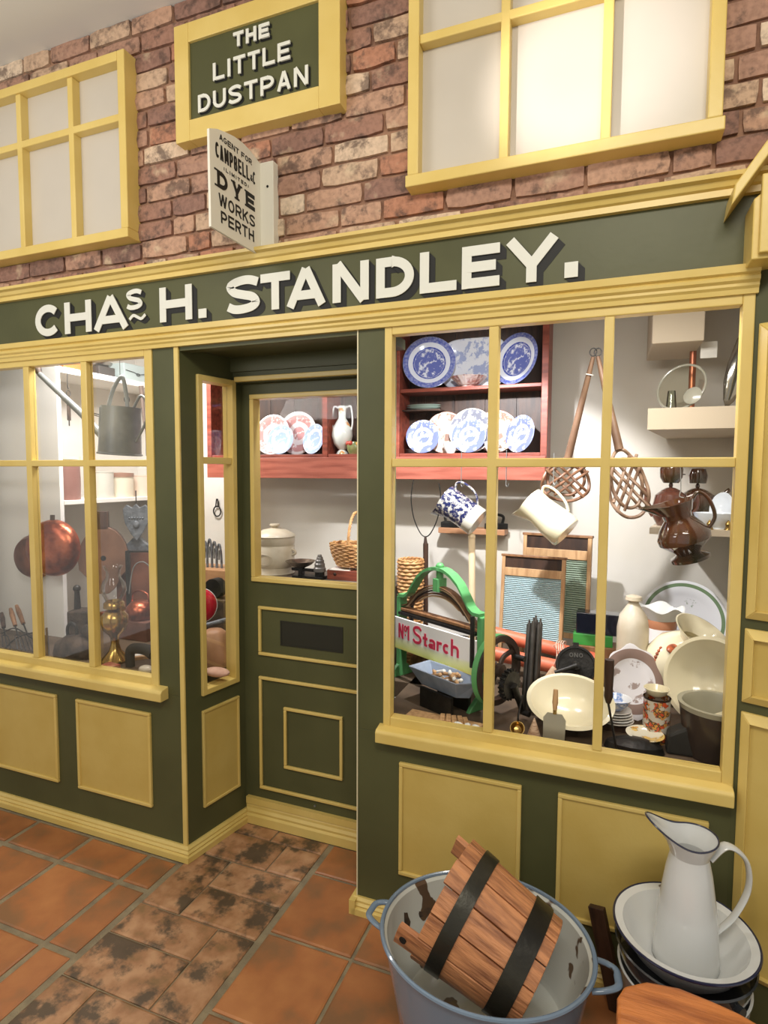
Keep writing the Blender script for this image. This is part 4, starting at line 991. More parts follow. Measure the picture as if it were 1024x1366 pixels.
# carpet beaters
def lattice(q, w, h, rad=.006):
    """woven cane head in the xz plane, base at origin"""
    tube(q, [(w*math.sin(a)*(1-.25*math.cos(a))*.9, .006*math.sin(7*a), h/2-h/2*math.cos(a)) for a in [2*PI*i/60 for i in range(60)]], rad, 8, True)
    tube(q, [(w*.72*math.sin(a), -.004+.006*math.sin(5*a), h*.5-h*.36*math.cos(a)) for a in [2*PI*i/50 for i in range(50)]], rad, 8, True)
    for s in (-1, 1):
        for k_ in (-.45, 0, .45):
            tube(q, [(s*w*(-.75+1.5*f_)+w*k_*.8, .007*math.cos(f_*12+s+k_*9), h*(.12+.76*f_)) for f_ in [i/16 for i in range(17)] if abs(s*w*(-.75+1.5*f_)+w*k_*.8) < w*.9], rad*.9, 8)
def beater(label, top, base, head, w, hm, hmm):
    """handle from top to base, then the head towards head"""
    a, b_, c = Vector(top), Vector(base), Vector(head); az = (c-b_).normalized(); ax = Vector((1, .15, 0)); ax = (ax-az*ax.dot(az)).normalized(); ay = az.cross(ax)
    t = thing('carpet_beater', label, 'beater'); t.matrix_world = Matrix(((ax.x, ay.x, az.x, b_.x), (ax.y, ay.y, az.y, b_.y), (ax.z, ay.z, az.z, b_.z), (0, 0, 0, 1)))
    inv = t.matrix_world.inverted()
    q = B(); lattice(q, w, (c-b_).length); obj('woven_head', q, hm, t)
    q = B(); tube(q, [inv @ a, inv @ (a*.8+b_*.2), inv @ b_], [.007, .010, .015], 12); obj('handle', q, hmm, t)
    q = B(); tube(q, [inv @ (a+Vector((.012*math.cos(x_), 0, .016+.014*math.sin(x_)))) for x_ in [2*PI*i/16 for i in range(16)]], .002, 6, True); obj('loop', q, IRON, t)
    return t
CANE = mat('dark_cane', (150, 122, 100), .45, c2=(110, 82, 64), scale=30); CANE2 = mat('brown_cane', (120, 84, 60), .45, c2=(84, 56, 40), scale=30)
beater('brown cane carpet beater with a ringed handle hanging behind the large cream jug', (1.417,0.500,1.916), (1.333,0.580,1.554), (1.322,0.600,1.393), 0.0941, CANE2, mat('dull_handle', (120, 92, 70), .5, c2=(96, 70, 52), scale=10))
beater('grey-brown cane carpet beater with an open lattice head at the middle of the right window', (1.433,0.480,1.911), (1.513,0.440,1.581), (1.568,0.430,1.349), 0.0673, CANE, MATS['dull_handle'])
q = B(); tube(q, [(.013*math.cos(a), .013*math.sin(a), 0) for a in [2*PI*i/20 for i in range(20)]], .0022, 6, True)
solo('bone_ring', q, WHITEG, 'thin white ring round the handle of the left carpet beater', 'ring', (1.406,0.512,1.855), (R(8), R(14), 0))

# ---- mangle
AX = R(-30)
mg = thing('mangle', 'small green cast-iron mangle with an arched spring top and a spoked hand wheel', 'mangle', (1.085, .26, ZB), (0, 0, AX))
# local: -x runs to the far left end, y depth, z up.
ML = .44
def ap(u_, z_): return (-u_*ML, 0, z_-ZB)
for u_ in (0.0, 1.0):
    q = B(); bb(q, -u_*ML-.011, -u_*ML+.011, -.02, .02, .0, .33); 
    prism(q, [(-.075, 0), (.075, 0), (.06, .018), (.02, .05), (-.02, .05), (-.06, .018)], 'x', -u_*ML-.009, -u_*ML+.009); obj('side_frame', q, MGREEN, mg, smooth=False, bevel=.003)
    for s in (-.055, .055):
        q = B(); tube(q, [(-u_*ML, s, .16), (-u_*ML, s, .34)], .008, 8); obj('pillar', q, IRON, mg)
top = []
def bell(f_):
    d = abs(2*f_-1); T_ = ((0, 1), (.18, .97), (.33, .87), (.5, .66), (.65, .34), (.76, .09), (.86, .0), (1, 0))
    for (a, ha), (c, hc) in zip(T_, T_[1:]):
        if d <= c:
            k_ = (d-a)/(c-a); k_ = k_ if a else k_*k_; return ha+(hc-ha)*k_
    return 0
for i in range(41):
    f_ = i/40; top.append((f_, .330+.136*bell(f_)))
q = B()
for i in range(40):
    (a, za), (c, zc) = top[i], top[i+1]
    v = [q.verts.new(p) for p in ((-a*ML, -.022, za), (-c*ML, -.022, zc), (-c*ML, .022, zc), (-a*ML, .022, za), (-a*ML, -.022, za+.012), (-c*ML, -.022, zc+.012), (-c*ML, .022, zc+.012), (-a*ML, .022, za+.012))]
    for f4 in ((0, 1, 2, 3), (4, 5, 6, 7), (0, 1, 5, 4), (3, 2, 6, 7), (0, 3, 7, 4), (1, 2, 6, 5)): q.faces.new([v[k_] for k_ in f4])
bmesh.ops.remove_doubles(q, verts=q.verts, dist=.0003); obj('arch', q, MGREEN, mg)
q = B(); ball(q, (-.5*ML, 0, .482), .016, (1, 1, .8)); cyl(q, (-.5*ML, 0, .435), (-.5*ML, 0, .485), .014); obj('screw_cap', q, MGREEN, mg)
q = B(); bb(q, -.5*ML-.014, -.5*ML+.014, -.024, .024, .385, .435); obj('spring_clip', q, MGREEN, mg, smooth=False, bevel=.002)
for k_ in range(5):                                                 # leaf springs
    q = B(); hw = .47-.055*k_; n = 24
    pts = []
    for i in range(n+1):
        f_ = .5-hw+2*hw*i/n; pts.append((-f_*ML, 0, .286+.108*bell(.5+(f_-.5)*.96)-.010*k_+.010))
    tube(q, pts, .0075, 6, flat=(2.2-.2*k_, .42)); obj('leaf_spring', q, (WOODM, mat('spring_dark', (66, 54, 46), .5), mat('spring_pale', (206, 178, 140), .4))[(k_*2) % 3], mg)
q = B(); bb(q, -ML+.012, -.012, -.018, .018, .275, .287); obj('pressure_rail', q, WOODM, mg, smooth=False, bevel=.002)
q = B()
for a in range(2): pass
bb(q, -ML+.012, -.012, -.03, .03, .262, .272); obj('dark_rail', q, IRON, mg, smooth=False)
for z_ in (.09, .04):
    q = B(); cyl(q, (-ML+.02, .055, z_+.02), (-.02, .055, z_+.02), .024, seg=20); obj('roller', q, WOODM, mg)
# starch box board
sb = thing('starch_sign', "tilted white and yellow enamel board lettered No1 Starch in red, hung on the mangle's front", 'sign', (1.085, .26, ZB), (R(0), 0, AX))
zt, zb_ = .256, .128
q = B(); 
for (xa, xb, ya, yb, z0, z1) in ((-ML-.02, .012, -.050, -.042, zb_, zt),): bb(q, xa, xb, ya, yb, z0, z1)
def sign_mat():
    m, nt, b = nodes('starch_board'); b.inputs['Roughness'].default_value = .35
    tc = N(nt, 'ShaderNodeTexCoord'); sep = N(nt, 'ShaderNodeSeparateXYZ'); nt.links.new(tc.outputs['Object'], sep.inputs[0])
    no = N(nt, 'ShaderNodeTexNoise', i_Scale=9); nt.links.new(tc.outputs['Object'], no.inputs['Vector'])
    ma = N(nt, 'ShaderNodeMath', operation='MULTIPLY_ADD'); ma.inputs[1].default_value = .02; nt.links.new(no.outputs['Fac'], ma.inputs[0]); nt.links.new(sep.outputs[2], ma.inputs[2])
    mr = N(nt, 'ShaderNodeMapRange'); mr.inputs[1].default_value = zb_; mr.inputs[2].default_value = zt; nt.links.new(ma.outputs[0], mr.inputs[0])
    r1 = ramp(nt, [(0, s2l((236, 214, 110))), (.14, s2l((226, 232, 140))), (.36, s2l((232, 236, 190))), (.46, s2l((240, 236, 232)))]); nt.links.new(mr.outputs[0], r1.inputs[0]); nt.links.new(r1.outputs[0], b.inputs['Base Color']); return m
obj('board', q, sign_mat(), sb, smooth=False, bevel=.002)
q = B(); RED = mat('red_sign_paint', (206, 54, 84), .4); 
Mx = plane_M((0, -.0502, 0), (1, 0, 0), (0, 0, 1)); z_ = zb_+.050
q.free()
def sl(ch, *a):
    q = B(); letter(q, ch, *a, Mx, .001); obj('letter', q, RED, sb, smooth=False)
sl('N', -ML+.040, z_-.002, .030, .058, .0085); sl('O', -ML+.073, z_+.028, .018, .026, .006); sl('.', -ML+.078, z_+.012, .007, .007, .007); sl('1', -ML+.089, z_-.002, .022, .058, .009)
x_ = -ML+.126
for ch, wv, hh in (('S', .050, .070), ('t', .026, .056), ('a', .036, .056), ('r', .026, .056), ('c', .034, .056), ('h', .040, .062)):
    sl(ch, x_, z_-.004, wv, hh, .0105); x_ += wv+.007
# hand wheel, facing the camera's right
wc_ = Vector((1.150, .195, .834)); wa = Vector((.90, -.44, 0)).normalized()
hw_ = thing('flywheel', 'dark iron hand wheel of the mangle with curved spokes and a green rim edge', 'wheel', wc_, aim_rot(wa))
q = B(); r_ = .118; lathe(q, [(r_, -.012), (r_, .012), (r_-.020, .012), (r_-.020, -.012)], 48, closed=True); obj('rim', q, mat('wheel_iron', (74, 58, 50), .5, .3, c2=(56, 44, 40), scale=10), hw_)
q = B(); lathe(q, [(r_+.003, -.016), (r_+.003, .004), (r_-.001, .004), (r_-.001, -.016)], 48, closed=True); obj('painted_edge', q, MGREEN, hw_)
for i in range(4):
    q = B(); a0 = i*PI/2+.5
    tube(q, spline([(.01*math.cos(a0), .01*math.sin(a0), 0), (.05*math.cos(a0+.35), .05*math.sin(a0+.35), 0), (.105*math.cos(a0), .105*math.sin(a0), 0)], 6), .010, 8, flat=(1, .7)); obj('spoke', q, MATS['wheel_iron'], hw_)
q = B(); cyl(q, (0, 0, -.06), (0, 0, .02), .022); obj('hub', q, MATS['wheel_iron'], hw_)
q = B(); cyl(q, (.085, .03, .01), (.085, .03, .05), .010); obj('crank_handle', q, IRON, hw_)
adopt(hw_, mg, (1.085, .26, ZB), (0, 0, AX))
g = thing('mangle_gear', 'dark toothed gear and crank arm in front of the mangle wheel', 'gear', (1.195, .165, .800), aim_rot(wa))
q = B(); lathe(q, [(0, -.01), (.045, -.01), (.045, .01), (0, .01)], 40)
for i in range(20): box(q, (.048*math.cos(i*PI/10), .048*math.sin(i*PI/10), 0), (.008, .006, .018), (0, 0, i*PI/10))
obj('gear_plate', q, IRON, g)
q = B(); tube(q, [(0, 0, .015), (.03, -.06, .02), (.045, -.10, .022)], [.014, .011, .009], 10); cyl(q, (.045, -.10, .018), (.045, -.10, .05), .009); obj('crank_arm', q, IRON, g)
adopt(g, mg, (1.085, .26, ZB), (0, 0, AX))

# peg trug
tr = thing('enamel_trough', 'blue-grey enamel trough of wooden clothes pegs below the starch sign', 'trough', (.985, .20, .735), (R(0), R(0), R(-28)))
q = B()
def quadring(pts, z): return [q.verts.new((x, y, z)) for x, y in pts]
oo = [(-.16, -.055), (.08, -.062), (.125, .0), (.08, .062), (-.16, .055)]
ii = [(x*.93, y*.88) for x, y in oo]; ob = [(x*.72, y*.55) for x, y in oo]; ib = [(x*.68, y*.48) for x, y in oo]
rings = [quadring(ob, 0), quadring(oo, .062), quadring(ii, .062), quadring(ib, .008)]
for A, C in zip(rings, rings[1:]):
    for i in range(5): q.faces.new((A[i], A[(i+1) % 5], C[(i+1) % 5], C[i]))
q.faces.new(rings[0]); q.faces.new(rings[-1]); obj('body', q, mat('blue_grey_enamel', (146, 158, 176), .25, c2=(120, 130, 146), scale=9, coat=.4), tr, smooth=False, bevel=.003)
for s in (-.045, .045):
    q = B(); bb(q, -.10, .05, s-.006, s+.006, -.07, 0); obj('stand_rail', q, IRON, tr, smooth=False)
for i in range(16):
    a = random.uniform(-.5, .5)
    pg = thing('clothes_peg', 'turned wooden clothes peg lying among others in the blue-grey trough', 'peg', (0, 0, 0), group='wooden pegs heaped in the trough')
    lx = -.075+.010*(i % 8)*1.6; ly = random.uniform(-.028, .028); lz = .030+.011*(i//4)
    p = Matrix.Translation((.985, .20, .735)) @ Matrix.Rotation(R(-28), 4, 'Z') @ Vector((lx, ly, lz)); pg.location = p; pg.rotation_euler = (R(random.uniform(-12, 12)), R(82+random.uniform(-12, 6)), R(-28+random.uniform(-50, 30)))
    q = B(); tube(q, [(0, 0, -.028), (0, 0, .016)], [.005, .0058], 8); obj('shaft', q, WOODL if i % 3 else PAPER, pg)
    q = B(); ball(q, (0, 0, .022), .0075, seg=10); obj('head', q, WOODL if i % 3 else PAPER, pg)
# shells and scraps along the front
for i, (u, v) in enumerate(((575, 945), (590, 950), (606, 955))):
    pass
q = B(); bb(q, -.13, .13, -.035, .035, 0, .010); solo('pale_board', q, WOODL, 'narrow pale board lying along the front under the trough', 'board', (.99, .095, ZB), (0, 0, R(-6)), smooth=False, bevel=.002)
for i in range(5):
    q = B(); bb(q, -.008, .008, -.022, .022, 0, .008); solo('wood_block', q, WOODL, ('leftmost', 'second', 'middle', 'fourth', 'rightmost')[i]+' of five small pale wood blocks on the narrow front board', 'block', (.985+.020*i, .10+.004*(i % 2), ZB+.010), (R(8), 0, R(10+4*i)), group='small wood blocks on the narrow front board', smooth=False, bevel=.001)
for i in range(3):
    q = B(); ball(q, (0, 0, .010), .014, (1.3, .8, .7), 10); solo('seashell', q, WHITEG, ('leftmost', 'middle', 'rightmost')[i]+' of three small glossy white shells at the front of the right window', 'shell', (1.045+.03*i, .075, ZB+.0 if i else ZB+.0), (0, 0, i*1.3), group='glossy shells at the front of the right window')

# rollers tied with string
OR_ = mat('orange_red_clay', (222, 118, 86), .45, c2=(198, 92, 66), scale=9)
for i, (a, b_) in enumerate((((1.034,0.600,0.851), (1.469,0.620,0.774)), ((1.025,0.500,0.798), (1.424,0.520,0.753)))):
    q = B(); cyl(q, a, b_, .027, seg=24)
    for e, s in ((a, -1), (b_, 1)): pass
    solo('clay_roller', q, OR_, ('upper orange-red roller of the tied pair lying behind the mangle wheel', 'lower orange-red roller of the tied pair lying behind the mangle wheel')[i], 'roller', group='orange-red rollers tied with string')
q = B(); ctr = Vector((1.327,0.540,0.810))
for k_ in range(4):
    tube(q, [ctr+Vector((.008*k_-.012+.004*math.sin(3*a), .07*math.cos(a)-.0, .040*math.sin(a)+.012*math.cos(a))) for a in [2*PI*i/30 for i in range(30)]], .0016, 5, True)
tube(q, spline([ctr+Vector(p) for p in ((0, -.05, .02), (-.02, -.06, .045), (.005, -.06, .06), (.02, -.06, .03), (-.005, -.06, .0), (.02, -.06, -.02))], 6), .0016, 5)
solo('string', q, mat('string', (214, 190, 170), .8), 'loose loops of string tying the orange-red rollers', 'string')
# candle mould bundle
cm = thing('candle_mould', 'upright bundle of dark metal candle mould tubes leaning on the rollers', 'mould', (1.244,0.300,0.728), (R(-3), R(2), 0)); hh = 0.997-0.728
for i, (x, y, k_) in enumerate(((-.016, 0, .96), (0, -.012, 1.0), (.016, 0, .94), (.004, .014, 1.02), (-.010, .02, .9), (.02, .018, .98))):
    q = B(); tube(q, [(x*1.1, y, -.06), (x, y, hh*k_*.93), (x, y, hh*k_*.96), (x, y, hh*k_)], [.009, .0085, .004, .003], 12); obj('tube', q, mat('pewter_dark', (92, 88, 84), .35, .7, c2=(76, 72, 68), scale=20), cm)
# black knife-cleaner
kc = thing('iron_grinder', 'round black cast-iron household machine with a crank handle and raised letters, behind the oval basin', 'grinder', (1.394,0.340,0.834), aim_rot((.12, -.92, .30)))
rk = 0.0676; q = B(); lathe(q, [(0, 0), (rk*.5, .002), (rk*.86, .002), (rk*.88, .008), (rk*.97, .008), (rk, .004), (rk, -.025), (0, -.025)], 44); obj('drum', q, IRON, kc)
q = B(); lathe(q, [(0, .004), (.016, .004), (.014, .03), (0, .032)], 20); obj('hub', q, IRON, kc)
q = B(); tube(q, [(0, 0, .026), (-.03, -.012, .03), (-.072, -.028, .034)], [.010, .007, .006], 10); obj('crank', q, IRON, kc)
q = B(); box(q, (0, rk+.004, -.01), (.02, .014, .02)); obj('lug', q, IRON, kc, smooth=False)
q = B(); Mk = plane_M((0, 0, .003), (1, 0, 0), (0, 1, 0))
for ch, xx in (('O', -.022), ('N', -.006), ('O', .010)): letter(q, ch, xx, .028, .013, .015, .003, Mk, .0015)
obj('raised_letters', q, mat('worn_iron', (96, 94, 90), .4, .6), kc, smooth=False)
q = B(); bb(q, -.03, .03, -.02, .02, 0, .06); solo('iron_stand', q, IRON, 'black block under the round iron machine', 'stand', (1.413, .40, ZB), smooth=False, bevel=.003)
# dark box on green box
gx, gy = 1.438, .74; zg = 0.807
q = B(); bb(q, -.08, .08, -.05, .05, 0, zg-ZB-.0); solo('wooden_crate', q, WOODM, 'plain wooden crate under the green tin behind the iron machine', 'crate', (gx+.02, gy, ZB), smooth=False, bevel=.003)
q = B(); bb(q, -.075, .075, -.035, .035, 0, .045); solo('green_tin', q, mat('green_tin', (62, 150, 66), .3), 'flat bright green tin below the glossy black box', 'tin', (gx, gy-.005, zg), smooth=False, bevel=.002)
q = B(); bb(q, -.07, .10, -.03, .04, 0, .085); solo('black_box', q, mat('glossy_black', (26, 32, 48), .08, coat=.6), 'glossy blue-black box standing on the green tin', 'box', (gx+.005, gy, zg+.045), smooth=False, bevel=.003)
# woven mat piece behind the basin
q = B(); box(q, (0, 0, .0), (.09, .008, .10)); solo('woven_mat', q, mat('pink_wicker', (206, 178, 150), .6, c2=(180, 146, 118), scale=60, bump=.4), 'pinkish woven panel leaning behind the oval cream basin', 'mat', (1.329,0.300,0.767), (R(-30), R(35), 0), smooth=False)

# oval cream basin
ob_ = solo('oval_basin', (lambda q: (lathe(q, [(0, 0), (.055, 0), (.085, .018), (.112, .060), (.122, .064), (.124, .068), (.112, .070), (.106, .064), (.078, .022), (.05, .007), (0, .006)], 56, sx=1.12, sy=.88), q)[1])(B()), CREAMW, 'large oval cream basin tilted to show its inside, behind the scraper', 'basin', Vector((1.388,0.235,0.739))-Vector((.0, .0, .035)), (R(33), R(2), R(-8)))
q = B(); bb(q, -.06, .06, -.03, .03, 0, .035); solo('dark_block', q, WOODD, 'dark wooden block propping the oval cream basin', 'block', (1.397, .27, ZB), smooth=False, bevel=.003)
# scraper
sp = thing('butter_slice', 'flat pale metal slice with a wooden handle at the front of the right window', 'slice', (1.347, .075, ZB), (R(-7), 0, R(-4)))
q = B(); prism(q, [(-.032, 0), (.032, 0), (.034, .075), (.022, .092), (-.022, .092), (-.034, .075)], 'y', -.001, .001); obj('blade', q, mat('dull_tin', (176, 170, 152), .35, .5), sp, smooth=False)
q = B(); tube(q, [(0, 0, .09), (0, 0, .105)], .006, 8); obj('ferrule', q, BRASS, sp)
q = B(); tube(q, [(0, 0, .103), (0, 0, .125), (0, 0, .165)], [.006, .009, .007], 12); obj('handle', q, WOODL, sp)
# ladle
ld = thing('brass_ladle', 'small brass ladle resting at the foot of the mangle wheel', 'ladle', (1.233,0.100,0.683), (R(50), 0, R(0)))
q = B(); lathe(q, [(0, -.018), (.012, -.015), (.021, -.004), (.023, .004), (.021, .004), (.012, -.012), (0, -.015)], 28); obj('bowl', q, BRASS, ld)
q = B(); tube(q, spline([(.0, .022, .004), (.0, .04, .012), (0, .12, -.03)], 5), .003, 8); obj('handle', q, IRON, ld)
q = B(); lathe(q, [(0, .0), (.022, 0), (.016, .02), (.002, .06), (0, .062)], 20)
for v in q.verts: v.co.z += 0
solo('cone_shell', q, mat('striped_shell', (206, 176, 146), .3, c2=(150, 112, 84), scale=40, stretch=(1, 1, 8)), 'striped cone-shaped shell standing right of the brass ladle', 'shell', (1.285, .10, ZB))
# knife and other small irons
for lab, a, b_, r_, m_ in (('dark iron bar lying diagonally left of the slice', (1.292,0.065,0.640), (1.348,0.160,0.702), .006, IRON),
                           ('thin dark iron rod lying under the enamel trough, upper of three', (0.753,0.280,0.635), (0.833,0.330,0.658), .0035, IRON),
                           ('thin dark iron rod lying under the enamel trough, middle of three', (0.794,0.200,0.635), (0.901,0.280,0.657), .0035, IRON),
                           ('thin dark iron rod lying under the enamel trough, lowest of three', (0.879,0.150,0.648), (0.974,0.240,0.664), .0035, IRON)):
    q = B(); tube(q, [a, b_], r_, 8); solo('iron_rod', q, m_, lab, 'rod')
# dark masher with a wooden handle
ms = thing('turned_handle_tool', 'dark turned wooden handle on an iron rod standing just right of the second glazing bar', 'tool', (1.528,0.080,0.676)); mh = 0.947-0.676; mm_ = 0.815-0.676; mo_ = 1.501-1.528
q = B(); tube(q, [(mo_, 0, mm_), (mo_, 0, mm_+.02), (mo_, 0, mm_+.04), (mo_, 0, mh-.03), (mo_, 0, mh)], [.007, .013, .012, .014, .013], 14); obj('handle', q, WOODD, ms)
q = B(); tube(q, [(mo_, 0, mm_), (0, 0, .0), (.03, -.0, -.01)], .0035, 8); obj('rod', q, IRON, ms)
q = B(); lathe(q, [(0, .036), (.035, .034), (.065, .020), (.072, 0), (.068, 0), (0, .03)], 30, sx=1.2, sy=.6); solo('dish_cover', q, IRON, 'domed black iron lid at the front of the right window, left of the dark pot', 'lid', (1.577, .125, ZB))
q = B(); prism(q, [(-.045, 0), (.045, 0), (.045, .085), (.01, .090), (-.04, .06)], 'y', -.03, .03); solo('black_casket', q, mat('dull_black', (40, 38, 34), .7), 'dull black lump of iron between the small dish and the dark pot', 'iron', (1.711, .16, ZB), smooth=False, bevel=.008)

# ---- china of the right pane
bt = thing('stoneware_bottle', 'stoneware foot warmer bottle with a knob stopper and a dark bung hole', 'bottle', (1.581, .60, ZB)); rb_ = 0.0563; hb = 1.019-ZB; q = B()
lathe(q, [(0, 0), (rb_*.96, 0), (rb_, .01), (rb_, hb*.72), (rb_*.86, hb*.86), (rb_*.45, hb*.96), (rb_*.3, hb), (0, hb)], 40); obj('body', q, STONE, bt)
q = B(); lathe(q, [(0, hb), (rb_*.3, hb), (rb_*.55, hb+.010), (rb_*.5, hb+.022), (rb_*.2, hb+.028), (0, hb+.028)], 28); obj('stopper', q, STONE, bt)
q = B(); lathe(q, [(.0, 0), (.026, 0), (.020, .008), (.010, .010), (.010, .002), (0, .002)], 28); obj('bung_collar', q, STONE, bt, loc=(.01, -rb_+.002, hb*.26), rot=(R(90), 0, 0))
q = B(); lathe(q, [(0, 0), (.009, 0), (.009, .001), (0, .001)], 20); obj('bung_hole', q, IRON, bt, loc=(.01, -rb_-.0015, hb*.26), rot=(R(90), 0, 0))
standing_plate('large wash bowl plate with a green rim and pink roses at the back right', plate_mat('rose_green_print', .155, (222, 222, 224), (104, 128, 92), [(.0, .02, 'soft'), (.35, .62, 'print'), (.91, 1.01, 'solid')], 12, .56), 0.1661, 1.789, .97, 0.720, 14, -12, deep=.12)
# floral ewer behind
fe = thing('floral_ewer', 'white ewer with a wavy lip, brown collar and pink roses behind the cream chamber jug', 'jug', (1.690, .78, ZB), (0, 0, R(-5)))
re, he = 0.0898, 0.970-ZB
q = B(); lathe(q, [(0, 0), (re*.7, 0), (re, he*.22), (re*.98, he*.42), (re*.72, he*.66), (re*.60, he*.76), (re*.52, he*.76), (re*.9, he*.4), (0, .01)], 40); obj('body', q, flower('rose_print', (230, 224, 222), [(206, 130, 150), (190, 120, 160), (120, 140, 110)], 14, .58), fe)
q = B(); lathe(q, [(re*.62, he*.73), (re*.66, he*.80), (re*.60, he*.86), (re*.54, he*.86), (re*.56, he*.78)], 40, closed=True); obj('collar', q, mat('tan_glaze', (190, 130, 96), .2), fe)
q = B(); rg = lathe(q, [(re*.60, he*.84), (re*.78, he*.94), (re*.92, he*1.0), (re*.86, he*1.0), (re*.72, he*.93), (re*.55, he*.86)], 48)
for ring in rg[1:5]:
    for i, v in enumerate(ring): v.co.z += .010*math.sin(2*PI*i/48*5)*(v.co.z/he); v.co.x *= 1.25 if v.co.x < 0 else 1
obj('wavy_lip', q, WHITEG, fe)
# cream chamber jug, orange flowers, tilted
cj = thing('cream_flower_jug', 'big round cream jug with a flared neck and orange flowers lying tilted to the right', 'jug', (1.736,0.570,0.816), aim_rot((.42, -.30, .80)))
rc = 0.1143
q = B(); lathe(q, [(0, -rc*.92), (rc*.5, -rc*.90), (rc*.85, -rc*.6), (rc, -rc*.05), (rc*.92, rc*.42), (rc*.66, rc*.78), (rc*.50, rc*.95), (rc*.60, rc*1.12), (rc*.86, rc*1.34), (rc*.82, rc*1.35), (rc*.54, rc*1.12), (rc*.44, rc*.95), (rc*.6, rc*.72), (0, rc*.5)], 48); obj('body', q, CREAMW, cj)
for (dx, dy, s_) in ((-.28, -.62, .36), (.12, -.68, .2)):
    pass
fm = mat('orange_flower', (200, 104, 60), .3, c2=(140, 78, 58), scale=60)
cji = cj.rotation_euler.to_matrix().inverted(); n_ = (cji @ Vector((-.22, -.72, .64))).normalized()
q = B(); ball(q, Vector(n_)*rc*.96, rc*.22, (1.5, .8, .6), 16); obj('painted_flower', q, fm, cj)
for i in range(7):
    d_ = (cji @ Vector((-.62-.03*i, -.62, .62-.11*i))).normalized(); q = B(); ball(q, d_*rc*.985, rc*.055, (1, 1, 1), 8); obj('painted_petal', q, fm, cj)
# big cream bowl leaning
bw = solo('cream_bowl', (lambda q: (lathe(q, [(0, 0), (.05, 0), (.055, .006), (.10, .035), (.128, .078), (.137, .082), (.137, .088), (.126, .088), (.094, .042), (.05, .014), (0, .012)], 52), q)[1])(B()), CREAMW, 'deep cream bowl propped on edge above the dark pot, showing its peach inside', 'bowl', Vector((1.829,0.320,0.837)), aim_rot((-.52, -.80, .30)))
# dark pot
dp = thing('dark_pot', 'dark brown pot with a pale grey rim at the bottom right of the right window', 'pot', (1.806-.005, .175, ZB)); zp = 0.824-ZB; rp_ = 0.1063
q = B(); lathe(q, [(0, 0), (rp_*.72, 0), (rp_*.86, zp*.4), (rp_*.95, zp*.93), (rp_*.9, zp*.93), (rp_*.8, zp*.4), (0, .02)], 44); obj('body', q, mat('dark_brown_ware', (58, 46, 40), .4, c2=(40, 34, 32), scale=9, coat=.3), dp)
q = B(); lathe(q, [(rp_*.95, zp*.90), (rp_, zp), (rp_*.88, zp), (rp_*.80, zp*.90), (rp_*.70, zp*.4), (rp_*.72, zp*.38)], 44); obj('rim', q, mat('grey_salt_glaze', (168, 164, 144), .25), dp)
# scalloped plate, stack of plates, mug, teacup, dish
PFL = plate_mat('purple_scallop_print', .108, (232, 228, 230), (150, 126, 116), [(.0, .25, 'print'), (.45, .66, 'print'), (.70, 1.6, 'solid')], 12, .55)
standing_plate('scalloped floral plate with a grey-brown border standing behind the orange flower mug', PFL, 0.0965, 1.575, .375, 0.677, 18, 22, scallop=.07, name='scalloped_plate', sy=1.25)
for i, (rr, yy) in enumerate(((.058, 0), (.056, 0), (.054, 0), (.052, 0), (.050, 0))):
    q = B(); plate(q, rr, deep=.08, th=.06); solo('side_plate', q, WHITEG if i % 2 else mat('rimmed_cream', (222, 216, 206), .2), ('lowest', 'second lowest', 'middle', 'second highest', 'topmost')[i]+' white side plate of the stack left of the orange flower mug', 'plate', (1.524, .275, ZB+.020+.0085*i), group='side plates stacked beside the mug')
q = B(); bb(q, -.05, .05, -.04, .04, 0, .02); solo('low_block', q, WOODD, 'low dark block under the stack of side plates', 'block', (1.524, .275, ZB), smooth=False)
q = B(); lathe(q, [(0, 0), (.024, 0), (.04, .018), (.050, .036), (.047, .036), (.036, .018), (0, .008)], 36); solo('slop_bowl', q, flower('blue_white_print', (236, 238, 242), [(150, 170, 210), (120, 150, 200), (180, 190, 220)], 26, .58), 'white bowl with faint blue print on top of the stacked side plates', 'bowl', (1.524, .275, ZB+.020+.0085*5))
mgm = flower('pansy_print', (222, 212, 196), [(226, 96, 56), (84, 78, 62), (226, 160, 84)], 34, .50)
mg_ = thing('flower_mug', 'cream mug painted with orange and red pansies in the middle of the right pane', 'mug', (1.643, .22, ZB)); rm, hm_ = 0.0399, 0.804-ZB
q = B(); lathe(q, [(0, 0), (rm*.98, 0), (rm, .004), (rm*.98, hm_), (rm*.9, hm_), (rm*.9, .01), (0, .01)], 36); obj('body', q, mgm, mg_)
q = B(); lathe(q, [(rm*1.0, hm_*.97), (rm*1.02, hm_), (rm*.9, hm_)], 36); obj('dark_rim_line', q, WOODD, mg_)
tcx = solo('cream_teacup', (lambda q: (lathe(q, [(0, 0), (.014, 0), (.030, .012), (.038, .028), (.035, .028), (.026, .012), (0, .006)], 36), q)[1])(B()), CREAMW, 'shallow cream teacup resting on top of the orange flower mug', 'cup', (1.643-.002, .22, ZB+hm_))
q = B(); plate(q, .048, deep=.12, th=.08, sx=1.15, sy=.9); solo('pansy_dish', q, flower('pansy_dish_print', (228, 222, 200), [(220, 160, 70), (150, 130, 90), (226, 190, 110)], 26, .56), 'small oval dish with yellow pansies in front of the flower mug', 'dish', (1.609, .165, ZB+.030), (R(10), 0, R(-10)))
q = B(); lathe(q, [(0, 0), (.03, 0), (.034, .026), (0, .028)], 24); solo('jar_lid', q, mat('dark_olive_glaze', (70, 66, 44), .3), 'dark olive pot lid holding up the small pansy dish', 'lid', (1.620, .17, ZB))

